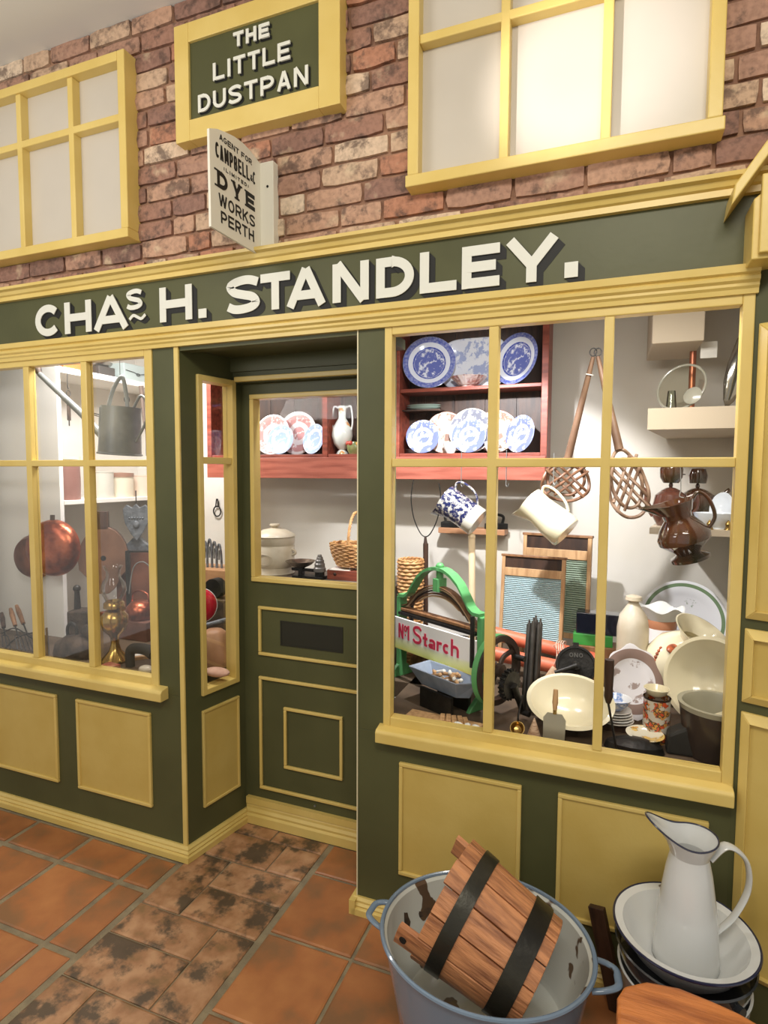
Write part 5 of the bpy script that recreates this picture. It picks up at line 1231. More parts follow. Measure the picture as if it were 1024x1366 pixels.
# ---- glass plate, card and pipes on the deep shelf
ZD = 1.728
gpr = 0.0889
q = B(); n_ = Vector((-.50, -.80, .30))
plate(q, gpr, deep=.06, th=.02); GD = solo('glass_dish', q, glass_mat('cut_glass', (.94, .94, .88), .5), 'large clear glass dish standing on the deep shelf, leaning right', 'dish', (1.723, .66, ZD+gpr*.93), aim_rot(n_))
q = B(); tube(q, [(gpr*.97*math.cos(a), gpr*.97*math.sin(a), .012) for a in [2*PI*i/48 for i in range(48)]], .0045, 8, True)
gdr = obj('frosted_rim', q, mat('frosted_glass', (150, 148, 134), .25, coat=.4), GD)
q = B(); lathe(q, [(0, 0), (.028, .002), (.032, .01), (.02, .016), (0, .018)], 28); solo('glass_stopper', q, mat('frosted_glass', (196, 194, 180), .2), 'small pale glass stopper dish leaning inside the large glass dish', 'stopper', (1.754, .60, ZD+.045), aim_rot(n_))
q = B(); box(q, (0, 0, .03), (.055, .002, .06)); solo('price_card', q, PAPER, 'small white card standing behind the large glass dish', 'card', (1.813, .74, 1.929), smooth=False)
q = B(); tube(q, [(0, 0, ZD-ZD), (0, 0, 2.28-ZD)], .012, 12); solo('copper_pipe', q, mat('dull_copper', (170, 104, 78), .35, .7), 'vertical copper pipe behind the large glass dish', 'pipe', (1.768, .80, ZD))
q = B(); lathe(q, [(0, 0), (.018, .03), (.034, .09), (.040, .16), (.034, .24), (.02, .30), (0, .33)], 28, sx=1, sy=.5); solo('metal_warmer', q, mat('polished_steel', (150, 146, 136), .12, .9), 'tall pointed polished metal form at the right end of the deep shelf', 'mould', (1.858, .62, ZD), (0, R(14), 0))
q = B(); cyl(q, (0, 0, 0), (0, 0, .09), .022, .014); solo('glass_jar', q, glass_mat('jar_glass', (.8, .84, .8), 2.0), 'small glass jar half hidden behind the left of the glass dish', 'jar', (1.697, .78, ZD))

# ---- teapots and white china on the thin shelf
def teapot(label, loc, r, m, flip=1, name='brown_teapot', handle=True):
    t = thing(name, label, 'teapot', loc)
    q = B(); lathe(q, [(0, 0), (r*.7, 0), (r*.98, r*.35), (r, r*.75), (r*.85, r*1.2), (r*.5, r*1.38), (r*.45, r*1.38), (0, r*1.2)], 36); obj('body', q, m, t)
    q = B(); tube(q, spline([(-flip*r*.9, 0, r*.45), (-flip*r*1.25, 0, r*.8), (-flip*r*1.35, 0, r*1.25), (-flip*r*1.55, 0, r*1.45)], 5), [r*.2, r*.09], 10); obj('spout', q, m, t)
    q = B(); lathe(q, [(0, r*1.52), (r*.3, r*1.46), (r*.52, r*1.38), (r*.5, r*1.34), (0, r*1.34)], 28); ball(q, (0, 0, r*1.58), r*.12); obj('lid', q, m, t)
    if handle:
        q = B(); tube(q, spline([(flip*r*.85, 0, r*1.1), (flip*r*1.4, 0, r*1.2), (flip*r*1.45, 0, r*.7), (flip*r*.95, 0, r*.35)], 6), r*.08, 8); obj('handle', q, m, t)
    return t
rt = 0.0606
t_ = teapot('reddish brown teapot at the left end of the thin shelf', (1.693, .62, ZT), rt, mat('red_brown_glaze', (96, 58, 46), .2, c2=(70, 44, 36), scale=9, coat=.5)); t_.scale = (1, 1, 1.55)
t_ = teapot('dark brown teapot right of the reddish one on the thin shelf', (1.799, .78, ZT), rt*1.15, BROWNG, -1); t_.scale = (1, 1, 1.3)
q = B(); rr = rt*.62
lathe(q, [(0, 0), (rr*.7, 0), (rr, .02), (rr*1.05, .05), (rr*.8, .075), (rr*.5, .085), (0, .085)], 30)
solo('treacle_pot', q, BROWNG, 'squat treacle-brown pot stacked on the reddish teapot', 'pot', (1.693, .62, ZT+rt*1.70*1.52))
q = B(); lathe(q, [(0, 0), (.03, 0), (.034, .03), (.026, .055), (0, .058)], 28); solo('lidded_pot', q, BROWNG, 'squat dark pot stacked on the dark brown teapot', 'pot', (1.799, .78, ZT+rt*1.15*1.70*1.3))
st = thing('wire_trivet', 'small dark wire stand with a round top on the stacked brown pots', 'stand', (1.716, .68, ZT+rt*1.70*1.55+.03))
q = B(); lathe(q, [(0, .052), (.026, .052), (.024, .058), (0, .06)], 28); obj('top', q, IRON, st)
for i in range(4):
    q = B(); tube(q, [(.020*math.cos(i*PI/2+.7), .020*math.sin(i*PI/2+.7), 0), (.021*math.cos(i*PI/2+.7), .021*math.sin(i*PI/2+.7), .053)], .0018, 6); obj('leg', q, IRON, st)
q = B(); lathe(q, [(0, -.004), (.03, -.004), (.03, 0), (0, 0)], 24); obj('base', q, IRON, st)
q = B(); lathe(q, [(0, 0), (.03, 0), (.028, .006), (.044, .03), (.052, .055), (.048, .055), (.038, .03), (0, .012)], 32, sx=1.3); solo('gravy_boat', q, mat('blue_white_glaze', (226, 234, 244), .1, coat=.5), 'blue-white sauce boat on the thin shelf beside the dark teapot', 'boat', (1.828, .56, ZT))
q = B(); lathe(q, [(0, 0), (.035, .002), (.052, .012), (.050, .015), (.034, .006), (0, .004)], 32, sx=.8, sy=1.2); solo('white_dish', q, mat('blue_white_glaze', (226, 234, 244), .1), 'blue-white oval dish standing tilted behind the sauce boat', 'dish', (1.864, .63, ZT+.062), aim_rot((-.5, -.8, .2)))
cupx = cup('small blue and white cup on the thin shelf behind the hanging jug', flower('blue_cup_print', (226, 232, 240), [(60, 90, 170), (90, 120, 190), (60, 90, 170)], 40, .5), 1.752, .545, ZT, .022, .036)
for i in range(2):
    q = B(); lathe(q, [(0, 0), (.013, 0), (.008, .010), (.010, .020), (.004, .03), (0, .034)], 18); solo('gilt_figure', q, BRASS, ('small gilt ornament on the thin shelf, left of the pair', 'small gilt ornament on the thin shelf, right of the pair')[i], 'ornament', ((1.809, 1.865)[i], .518, ZT), group='gilt ornaments on the thin shelf')

# hanging brown jug
hj = thing('lustre_jug', 'large glossy brown lustre jug hanging upright-tilted from a wire in the right pane', 'jug'); a0 = Vector((1.737,0.360,1.223)); a1 = Vector((1.679,0.340,1.403)); az = (a1-a0).normalized(); hx = Vector((1, 0, .35)); hx = (hx-az*hx.dot(az)).normalized(); hy = az.cross(hx)
hj.matrix_world = Matrix(((hx.x, hy.x, az.x, a0.x), (hx.y, hy.y, az.y, a0.y), (hx.z, hy.z, az.z, a0.z), (0, 0, 0, 1)))
L_ = (a1-a0).length; rj = 0.0805
q = B(); lathe(q, [(0, 0), (rj*.72, 0), (rj*.74, .010), (rj*.45, .022), (rj*.55, L_*.18), (rj*.98, L_*.34), (rj, L_*.44), (rj*.80, L_*.60), (rj*.52, L_*.74), (rj*.56, L_*.86), (rj*.66, L_*.95), (rj*.60, L_*.95), (rj*.46, L_*.75), (0, L_*.5)], 44); obj('body', q, BROWNG, hj)
q = B(); rg = lathe(q, [(rj*.60, L_*.84), (rj*.70, L_*.97), (rj*.74, L_*1.02), (rj*.68, L_*1.02), (rj*.56, L_*.88)], 40)
for ring in rg:
    for v in ring:
        a = math.atan2(v.co.y, v.co.x); kk = max(0, -math.cos(a))**5; f_ = (v.co.z-L_*.84)/(L_*.18); v.co.x *= 1+.9*kk*max(0, f_); v.co.z += .012*kk*max(0, f_)
obj('lip', q, BROWNG, hj)
q = B(); tube(q, spline([(rj*.55, 0, L_*.92), (rj*.95, 0, L_*1.08), (rj*1.25, 0, L_*.92), (rj*1.28, 0, L_*.62), (rj*.95, 0, L_*.45)], 7), .006, 10); obj('handle', q, BROWNG, hj)
q = B(); tube(q, [(1.696,0.360,1.548), (1.701,0.360,1.444)], .0014, 6); tube(q, spline([(1.701,0.360,1.444), (1.697,0.355,1.427), (1.710,0.352,1.422)], 4), .0014, 6)
solo('hanging_wire', q, ZINC, 'straight pale wire holding the large brown lustre jug', 'wire')
q = B(); ball(q, (1.469,0.300,1.976), .013, (1, 1, 1.6)); e_ = bpy.data.materials.new('lit_bulb'); e_.use_nodes = True; e_.node_tree.nodes['Principled BSDF'].inputs['Emission Color'].default_value = (1, .98, 1, 1); e_.node_tree.nodes['Principled BSDF'].inputs['Emission Strength'].default_value = 14
solo('display_bulb', q, e_, 'small glaring showcase bulb high behind the second glazing bar', 'lamp')
q = B(); cyl(q, (1.469,0.300,1.992), (1.469, .30, 2.28), .006); solo('bulb_stem', q, ZINC, 'thin stem holding the showcase bulb to the ceiling', 'stem')

# ================================================================ LEFT WINDOW DISPLAY
# watering can
wcn = thing('watering_can', 'grey zinc watering can with a long spout hanging in the left window', 'watering can', (-0.567, .27, 1.572), (R(0), R(4), 0))
rw = 0.0905; hwc = 1.785-1.572
q = B(); lathe(q, [(0, 0), (rw*1.0, 0), (rw*1.06, .002), (rw*1.05, .008), (rw*1.0, .010), (rw*.92, hwc*.9), (rw*.94, hwc), (rw*.90, hwc), (rw*.88, hwc*.6), (0, .01)], 44); obj('body', q, ZINC, wcn)
q = B(); prism(q, [(rw*.90*math.cos(a), rw*.90*math.sin(a)) for a in [PI*.5+PI*i/16 for i in range(17)]], 'z', hwc*.94, hwc*.97); obj('half_cover', q, ZINC, wcn)
sx_ = -1.035--0.566; sz_ = 1.918-1.572
q = B(); tube(q, [(-rw*.75, 0, hwc*.25), (sx_*.45, -.02, sz_*.50), (sx_, -.03, sz_)], [.020, .013], 14); obj('spout', q, ZINC, wcn)
q = B(); d_ = Vector((-.5, 0, .75)).normalized(); e0_ = Vector((sx_, -.03, sz_)); tube(q, [e0_-d_*.005, e0_+d_*.03, e0_+d_*.034], [.009, .019, .019], 18); obj('rose', q, RUST, wcn)
q = B(); tube(q, [(sx_*.40, -.02, sz_*.50+.012), (-rw*.9, -.02, hwc*.80)], .0025, 6); tube(q, [(sx_*.40, -.01, sz_*.50+.006), (-rw*.9, .0, hwc*.74)], .0025, 6); obj('brace', q, IRON, wcn)
q = B(); tube(q, spline([(-rw*.95, 0, hwc*.8), (-rw*.55, 0, hwc*1.35), (0, 0, hwc*1.62), (rw*.3, 0, hwc*1.25), (rw*.40, 0, hwc*.98)], 6), .0085, 10, flat=(1.3, .6)); obj('top_handle', q, ZINC, wcn)
q = B(); tube(q, spline([(rw*.8, 0, hwc*1.0), (rw*1.25, 0, hwc*1.25), (rw*1.70, 0, hwc*1.0), (rw*1.55, 0, hwc*.7), (rw*1.0, 0, hwc*.30)], 6), .006, 10); obj('back_handle', q, ZINC, wcn)
q = B(); box(q, (-rw*.6, -rw*.74, hwc*.5), (.010, .004, hwc*.9), (0, 0, R(-35))); obj('seam', q, mat('pale_zinc', (160, 164, 162), .4, .7), wcn, smooth=False)
q = B(); tube(q, [(0, 0, 0), (0, 0, 2.28-(1.572+hwc*1.60))], .0016, 6); solo('cord', q, ZINC, 'thin cord holding up the zinc watering can', 'cord', (-0.566+.012, .27, 1.572+hwc*1.60))

SXF, SXB = -1.03, -1.32
def onsh(u, v): pass
# items on the upper shelf (x = -1.18) and things hung from its edge
ZU, ZL = 2.012, 1.352
def atx(name, label, cat, bm, m, y, z, x=-1.15, **k): return solo(name, bm, m, label, cat, (x, y, z), **k)
q = B(); bb(q, -.05, .05, -.075, .075, 0, .08); atx('orange_box', 'orange-red box at the near end of the upper shelf', 'box', q, mat('orange_card', (222, 112, 58), .5), .52, ZU, smooth=False, bevel=.002)
q = B(); bb(q, -.06, .06, -.055, .055, 0, .055); tn_ = atx('dark_tin', 'dark rectangular tin on the upper shelf behind the watering can cord', 'tin', q, mat('dark_tin', (84, 80, 76), .4, .3), .71, ZU, smooth=False, bevel=.003)
q = B(); lathe(q, [(0, 0), (.04, 0), (.055, .02), (.058, .03), (.052, .03), (0, .008)], 28, sy=1.4); atx('silver_dish', 'tarnished silver dish lying on the dark tin of the upper shelf', 'dish', q, mat('tarnished_silver', (150, 146, 138), .25, .9), .71, ZU+.055)
q = B(); bb(q, -.06, .06, -.10, .10, 0, .10); atx('grey_box', 'pale grey-green box with a wire catch at the far end of the upper shelf', 'box', q, mat('pale_grey_green', (176, 190, 188), .5), .93, ZU, smooth=False, bevel=.003)
q = B(); tube(q, [(0, -.09, .06), (0, -.03, .055), (0, 0, .045), (0, .05, .055), (0, .09, .06)], .002, 6); tube(q, [(0, .012*math.cos(a), .045+.008*math.sin(a)) for a in [2*PI*i/14 for i in range(14)]], .0016, 5, True); atx('wire_catch', 'thin wire catch across the pale grey-green box', 'wire', q, IRON, .93, ZU, x=-1.086)
def hang(y, z0, z1, nm, lab, cat, bm, m):
    o = solo(nm, bm, m, lab, cat, (SXF, y, z0)); return o
def shelf_y(u, x=-1.03): return None
YA = 0.408; YB = 0.784; YC_ = 0.871
for yy, zt_, lab in ((YA, 1.908, 'small hook under the upper shelf holding the spring balance'), (YB, 1.950, 'small hook under the upper shelf holding the iron ring')):
    q = B(); tube(q, spline([(0, 0, 1.982-zt_), (0, 0, .01), (.0, .004, 0), (.0, .010, .006)], 4), .002, 6); solo('cup_hook', q, IRON, lab, 'hook', (SXF-.004, yy, zt_))
t = thing('spring_balance', 'rusty spring balance hanging by a ring from the upper shelf, left of the watering can', 'balance', (SXF, YA, 1.772))
hsb = 1.912-1.772
q = B(); box(q, (0, 0, hsb*.22), (.008, .018, hsb*.75)); obj('body', q, RUST, t, smooth=False, bevel=.002)
q = B(); tube(q, [(0, .012*math.cos(a), hsb*.80+.014*math.sin(a)) for a in [2*PI*i/18 for i in range(18)]], .002, 6, True); obj('ring', q, IRON, t)
q = B(); cyl(q, (0, 0, -hsb*.35), (0, 0, -hsb*.15), .003); obj('hook', q, IRON, t)
q = B(); tube(q, [(0, .018*math.cos(a), .018*math.sin(a)) for a in [2*PI*i/22 for i in range(22)]], .0026, 6, True); solo('iron_ring', q, IRON, 'black iron ring hanging from the upper shelf right of the watering can body', 'ring', (SXF, YB, 1.897))
lt = thing('leather_strap', 'brown leather-topped whip hanging behind the watering can handle', 'whip', (SXF+.02, YC_, 1.963))
hw2 = 1.963-1.589
q = B(); tube(q, spline([(0, 0, .02), (0, .004, -.02), (0, .012, -hw2*.35), (0, .022, -hw2*.55)], 5), [.014, .006], 10); obj('grip', q, mat('grey_leather', (118, 100, 88), .6), lt)
q = B(); tube(q, spline([(0, .022, -hw2*.50), (0, .03, -hw2*.7), (0, .03, -hw2)], 4), .004, 6); obj('lash', q, WOODD, lt)
# lower shelf: crock and tins
def tin(label, y, r, h, m, x=-1.12):
    q = B(); lathe(q, [(0, 0), (r, 0), (r, h*.94), (r*.97, h*.95), (r*1.02, h*.96), (r*1.02, h), (0, h)], 32); return solo('storage_jar', q, m, label, 'jar', (x, y, ZL))
h1 = 1.558-ZL
q = B(); r_ = .062; lathe(q, [(0, 0), (r_, 0), (r_*1.03, h1*.5), (r_, h1*.86), (r_*.8, h1*.92), (r_*.82, h1), (0, h1)], 32); solo('red_crock', q, mat('dull_red_ware', (150, 108, 98), .5, c2=(132, 90, 80), scale=8), 'dull red-brown crock at the near end of the lower shelf', 'crock', (-1.12, 0.460, ZL))
q = B(); lathe(q, [(0, 0), (.066, 0), (.066, .016), (0, .018)], 28); solo('cream_cover', q, CREAMW, 'cream cover laid over the dull red-brown crock', 'cover', (-1.12, 0.460, ZL+h1))
PT = mat('pale_tin', (206, 202, 190), .45, c2=(196, 190, 176), scale=4); PT2 = mat('cream_tin', (222, 210, 186), .45)
tin('tall pale grey tin on the lower shelf just right of the second glazing bar', 0.679, .062, .145, PT)
tin('pale cream tin with a brown lid in the middle of the lower shelf', 0.816, .066, .115, PT2)
tin('pinkish cream tin at the far end of the lower shelf', 0.970, .060, .125, mat('pink_tin', (224, 202, 182), .45))
q = B(); lathe(q, [(0, 0), (.069, 0), (.069, .022), (0, .026)], 30); solo('brown_cover', q, mat('dull_brown_lid', (150, 112, 92), .5), 'dull brown cover on the pale cream tin of the lower shelf', 'cover', (-1.12, 0.816, ZL+.115))
q = B(); bb(q, -.06, .04, -.09, .09, 0, .10); solo('dark_canister', q, mat('dark_tin', (84, 80, 76), .4), 'dark canister behind the pale tins of the lower shelf', 'canister', (-1.24, 0.831, ZL), smooth=False, bevel=.003)

# copper pans on the white column
def cpan(label, c, r, nrm, m):
    t = thing('copper_pan', label, 'pan', c, aim_rot(nrm))
    q = B(); lathe(q, [(0, .055), (r*.55, .052), (r*.85, .042), (r*.97, .020), (r, 0), (r*.96, 0), (r*.92, .02), (0, .045)], 48); obj('body', q, m, t)
    return t
cpA = cpan('large round copper warming pan in front, on the white wall panel', (-1.006,0.280,1.129), 0.1375, (.25, -.95, .04), COPPER)
q = B(); cyl(q, (-.004, .0, .0), (-.004, .0, .001), .001); q.free()
q = B(); box(q, (0, 0.1447, .01), (.018, .03, .010)); obj('handle_lug', q, RUST, cpA, smooth=False)
cpan('second copper pan mostly hidden behind the front one', (-1.195,0.330,1.071), 0.1115, (.1, -.99, .0), mat('dull_copper_pan', (150, 92, 70), .35, .85, c2=(110, 64, 50), scale=12))
# bellows
bl = thing('bellows', 'wooden bellows with a dark nozzle hanging upside down under the lower shelf', 'bellows', (-1.034, .60, 0.829), (0, 0, R(35)))
hb_ = 1.287-0.829
pts = []
for i in range(24):
    a = 2*PI*i/24; w_ = .125*math.sin(a); z_ = hb_*(.42-.40*math.cos(a)); pts.append((w_*(1 if z_ > hb_*.3 else .75), z_))
q = B(); prism(q, pts, 'y', -.012, .004); obj('front_board', q, mat('bellows_wood', (128, 92, 70), .5, c2=(100, 70, 52), scale=7), bl, bevel=.002)
q = B(); prism(q, [(x*.96, z) for x, z in pts], 'y', .004, .045); obj('leather_side', q, mat('dark_leather', (74, 54, 44), .7), bl)
q = B(); bb(q, -.030, .030, -.012, .012, hb_*.78, hb_*1.0); obj('handle', q, WOODD, bl, smooth=False, bevel=.004)
q = B(); cyl(q, (.0, -.013, hb_*.45), (.0, -.0115, hb_*.45), .014); obj('valve_hole', q, BLACK, bl)
# hanging iron ornament
orn = thing('iron_plaque', 'grey cast-iron shield ornament hanging under the lower shelf at the right', 'ornament', (-0.949, .75, 1.113), (0, 0, R(30)))
q = B(); ho = 1.321-1.113
sh = [(0, 0), (.03, ho*.2), (.062, ho*.5), (.070, ho*.85), (.05, ho*.98), (.02, ho*.9), (0, ho*1.0), (-.02, ho*.9), (-.05, ho*.98), (-.070, ho*.85), (-.062, ho*.5), (-.03, ho*.2)]
prism(q, sh, 'y', -.008, .008); GI = mat('grey_iron', (112, 116, 120), .5, .4, c2=(84, 88, 92), scale=30, bump=.4); obj('shield', q, GI, orn, smooth=False, bevel=.004)
q = B(); 
for i in range(6): ball(q, (-.035+.014*i, -.008, ho*.62), .006, seg=8)
ball(q, (0, -.010, ho*.45), .018, (1, .5, 1.3), 12); obj('boss', q, GI, orn)
q = B(); tube(q, [(0, 0, ho*.95), (0, 0, ho*1.35)], .003, 6); obj('hook', q, IRON, orn)
q = B(); prism(q, [(-.09, 0), (.09, 0), (.075, .03), (.05, .045), (.02, .075), (-.02, .075), (-.05, .045), (-.075, .03)], 'y', -.02, .02); solo('iron_crest', q, GI, 'low cast-iron crest standing below the shield ornament', 'ornament', (-0.973, .78, 1.054), (0, 0, R(25)), smooth=False, bevel=.004)
q = B(); bb(q, -.12, .12, -.03, .03, 0, 1.054-ZB); solo('copper_screen', q, mat('copper_panel', (170, 112, 88), .35, .7, c2=(120, 78, 64), scale=6), 'upright copper panel under the cast-iron crest', 'panel', (-0.962, .78, ZB), (0, 0, R(25)), smooth=False, bevel=.003)
ft = thing('foot_warmer_frame', 'dark upright frame with a wire hoop leaning before the copper panel', 'frame', (-0.874, .62, ZB), (0, 0, R(25)))
q = B(); hf_ = 1.080-ZB; bb(q, -.02, .0, -.01, .01, 0, hf_); bb(q, -.02, .14, -.008, .008, hf_-.008, hf_); obj('post', q, IRON, ft, smooth=False)
q = B(); tube(q, spline([(-.005, -.01, hf_*.45), (.02, -.01, hf_*.78), (.07, -.01, hf_*.86), (.12, -.01, hf_*.76)], 6), .003, 6); obj('hoop', q, ZINC, ft)
# kettle and boxes in the middle distance
kt = thing('copper_kettle', 'copper kettle with an upright handle behind the oil lamp', 'kettle', (-0.693, .50, 0.762))
q = B(); lathe(q, [(0, 0), (.06, 0), (.072, .02), (.068, .06), (.045, .085), (.02, .092), (0, .094)], 36); obj('body', q, COPPER, kt)
q = B(); tube(q, spline([(-.055, 0, .08), (-.045, 0, .125), (0, 0, .14), (.045, 0, .125), (.055, 0, .08)], 5), .005, 8); obj('handle', q, COPPER, kt)
q = B(); bb(q, -.09, .09, -.06, .06, 0, 0.762-ZB); solo('tea_chest', q, mat('red_brown_chest', (124, 78, 62), .5, c2=(92, 58, 48), scale=8), 'red-brown chest under the copper kettle', 'chest', (-0.693, .50, ZB), smooth=False, bevel=.004)
q = B(); bb(q, -.11, .11, -.05, .05, 0, .075); solo('red_tin_box', q, mat('dark_red_tin', (120, 62, 52), .35), 'dark red box behind the oil lamp chimney', 'box', (-0.954, .64, ZB), smooth=False, bevel=.004)
for i, (u, v, l, w_) in enumerate(((175,868,.16,.030), (190,872,.16,.030), (198,862,.14,.022))):
    q = B(); bb(q, -l/2, l/2, -w_/2, w_/2, 0, .014); solo('wooden_strip', q, (WOODL, PAPER, WOODL)[i], ('pale wooden strip lying left of the others, beside the lamp foot', 'cream strip lying between two wooden strips beside the lamp foot', 'narrow wooden strip lying nearest the right window edge')[i], 'strip', (-0.457-.05+.045*i, .24+.01*i, ZB), (0, 0, R(48)), smooth=False, bevel=.001)
# oil lamp
ol = thing('oil_lamp', 'brass oil lamp with a clear glass chimney behind the second glazing bar', 'lamp', (-0.521, .17, ZB)); k1_ = (1.088-ZB)
q = B(); lathe(q, [(0, 0), (.044, 0), (.046, .006), (.040, .014), (.020, .034), (.013, .055), (.014, .075), (.020, .085), (.036, .10), (.044, .125), (.043, .145), (.028, .160), (0, .162)], 40)
for v in q.verts: v.co.z *= k1_/.30
obj('font', q, BRASS, ol)
q = B(); lathe(q, [(.018, .160), (.022, .166), (.034, .170), (.033, .185), (.024, .192), (.022, .185), (.016, .165)], 32, closed=True)
for v in q.verts: v.co.z *= k1_/.30
obj('burner', q, BRASS, ol)
q = B(); cyl(q, (.02, -.005, .172*k1_/.30), (.052, -.012, .172*k1_/.30), .003); cyl(q, (.05, -.012, .172*k1_/.30), (.054, -.013, .172*k1_/.30), .009); obj('wick_knob', q, BRASS, ol)
q = B(); lathe(q, [(.026, .190), (.030, .20), (.041, .222), (.038, .245), (.024, .265), (.022, .280), (.032, .300), (.031, .300), (.021, .280), (.023, .264), (.037, .244), (.040, .222), (.029, .2), (.025, .19)], 40, closed=True)
for v in q.verts: v.co.z *= k1_/.30
obj('chimney', q, glass_mat('lamp_glass', (.98, .98, .98), .5), ol); ol.scale = (1.3, 1.3, 1)
# iron heap: hearth tools & trivets, black iron
ci = thing('iron_coal_hod', 'heap-shaped black iron hod with an upright handle left of the oil lamp', 'hod', (-0.751, .17, ZB))
q = B(); lathe(q, [(0, 0), (.095, 0), (.10, .02), (.085, .06), (.05, .085), (0, .095)], 28, sx=1.15, sy=.8)
for v in q.verts: v.co += Vector((random.uniform(-.004, .004),)*3)
obj('body', q, RUST, ci)
q = B(); tube(q, spline([(-.05, 0, .07), (-.052, 0, .12), (-.03, 0, .145), (.0, 0, .13), (.005, 0, .09)], 5), .007, 8); obj('handle', q, IRON, ci)
q = B(); ball(q, (.05, .02, .11), .035, (1, .8, .9), 14); obj('knob', q, RUST, ci)
q = B(); bb(q, -.055, .055, -.05, .05, 0, .16); solo('rusty_block', q, RUST, 'rusty iron block behind the black iron hod', 'block', (-0.897, .34, ZB), (0, 0, R(20)), smooth=False, bevel=.006)
q = B(); tube(q, [(0, 0, 0), (.0, 0, .09)], [.016, .012], 12); ball(q, (0, 0, .10), .018); solo('iron_pestle', q, IRON, 'short dark pestle standing on the rusty iron block', 'pestle', (-0.935, .34, ZB+.16))
# hand forks and trowels on the left
for i, (u0, v0, u1, v1, hm) in enumerate(((2,845,22,888,WOODD), (15,812,32,876,WOODM), (8,860,48,885,WOODD), (24,838,40,892,IRON))):
    a, b_ = Vector((-1.232,0.200,0.873)), 0
hts = [((-1.213,0.200,0.830), (-1.010,0.100,0.605), WOODM, 'wooden-handled hand fork leaning upright at the far left of the left window'), ((-1.306,0.220,0.795), (-1.109,0.100,0.603), WOODD, 'dark hand fork half cut off by the left picture edge'), ((-1.253,0.260,0.829), (-0.960,0.120,0.668), WOODM, 'wooden-handled hand fork leaning right, second from the left edge')]
for a, b_, m_, lab in hts:
    a, b_ = Vector(a), Vector(b_); b_.z = max(b_.z, ZB+.01); d_ = (b_-a); t = thing('hand_fork', lab, 'fork', b_)
    q = B(); tube(q, [a-b_, a+d_*.15-b_, a+d_*.42-b_], [.008, .012, .009], 12); obj('handle', q, m_, t)
    q = B(); tube(q, [a+d_*.40-b_, a+d_*.66-b_], .0035, 8)
    for s in (-1, 0, 1): tube(q, [a+d_*.62-b_, a+d_*.68+Vector((s*.022, 0, 0))-b_, a+d_*.98+Vector((s*.026, 0, 0))-b_], .0025, 6)
    obj('tines', q, IRON, t)
q = B(); tube(q, spline([(-1.198,0.140,0.725), (-1.119,0.150,0.756), (-1.008,0.140,0.728), (-0.909,0.130,0.699)], 6), .003, 6); tube(q, spline([(-1.165,0.120,0.651), (-1.074,0.130,0.723), (-0.935,0.130,0.766)], 5), .003, 6)
solo('wire_tangle', q, IRON, 'thin dark iron wires crossing the hand forks at the far left', 'wire')
q = B(); tube(q, spline([(-0.924,0.160,0.774), (-0.869,0.120,0.679), (-0.857,0.100,0.624)], 4), .005, 8); solo('thin_rod', q, RUST, 'thin rusty rod standing just right of the first glazing bar', 'rod')
# boot last and red box
ls = thing('black_last', 'black iron boot last arching over at the right end of the left window', 'last', (-0.352, .14, ZB))
q = B(); tube(q, spline([(-.055, 0, .0), (-.055, 0, .06), (-.03, 0, .082), (.03, 0, .084), (.07, 0, .07)], 6), [.020, .026], 12, flat=(1, .9)); obj('body', q, mat('dull_black', (40, 38, 34), .7), ls)
q = B(); tube(q, spline([(.07, 0, .07), (.085, 0, .04), (.08, 0, .0)], 5), .016, 10); obj('leg', q, MATS['dull_black'], ls)
q = B(); bb(q, -.035, .035, -.02, .02, 0, .022); solo('red_tin', q, mat('red_label_tin', (168, 74, 64), .35, c2=(196, 150, 120), scale=30), 'small red printed tin lying at the foot of the oil lamp', 'tin', (-0.454, .082, ZB), (0, 0, R(-8)), smooth=False, bevel=.002)
q = B(); tube(q, spline([(-0.356,0.080,0.630), (-0.317,0.090,0.657), (-0.297,0.120,0.673)], 4), .004, 6); solo('bent_wire', q, ZINC, 'bent silvery wire lying under the black boot last', 'wire')
q = B(); ball(q, (0, 0, .018), .03, (1.2, .8, .6), 14); solo('pebble', q, STONE, 'pale rounded stone lying under the black boot last', 'stone', (-0.277, .095, ZB))

# ---- things seen through the narrow side window
sh_ = thing('sheep_shears', 'dark iron shears hanging by their bow in the narrow side window', 'shears', (-0.703, 1.135, 1.308))
q = B(); tube(q, [(.026*math.cos(a), 0, -.045+.03*math.sin(a)) for a in [2*PI*i/24 for i in range(24)]], .004, 8, True); obj('bow', q, IRON, sh_)
q = B(); tube(q, [(-.01, 0, -.015), (-.002, 0, .03)], .004, 6); tube(q, [(.01, 0, -.015), (.004, 0, .03)], .004, 6); obj('blade', q, IRON, sh_)
q = B(); bb(q, -.13, .13, -.09, .09, 0, 0.993-ZB); solo('pine_cupboard', q, mat('pine_top', (176, 132, 92), .5, c2=(150, 106, 72), scale=6), 'low pine cupboard in the depth of the narrow side window', 'cupboard', (-0.460, .80, ZB), smooth=False, bevel=.003)
zpc = 0.993
for i in range(4):
    t = thing('iron_clamp', ('leftmost of the four grey iron clamps leaning together on the pine cupboard', 'second from the left of the four grey iron clamps on the pine cupboard', 'third from the left of the four grey iron clamps on the pine cupboard', 'rightmost of the four grey iron clamps on the pine cupboard')[i], 'clamp', (-0.460-.055+.030*i, .775, zpc), group='grey iron clamps on the pine cupboard')
    q = B(); hh_ = .15-.012*abs(i-1); tube(q, spline([(-.012, 0, 0), (-.010, 0, hh_*.6), (.004, 0, hh_), (.016, 0, hh_*.7), (.020, 0, 0)], 5), .006, 8); obj('frame', q, GI, t)
    q = B(); cyl(q, (.003, 0, hh_*.35), (.003, 0, hh_*.75), .005); obj('screw', q, ZINC, t)
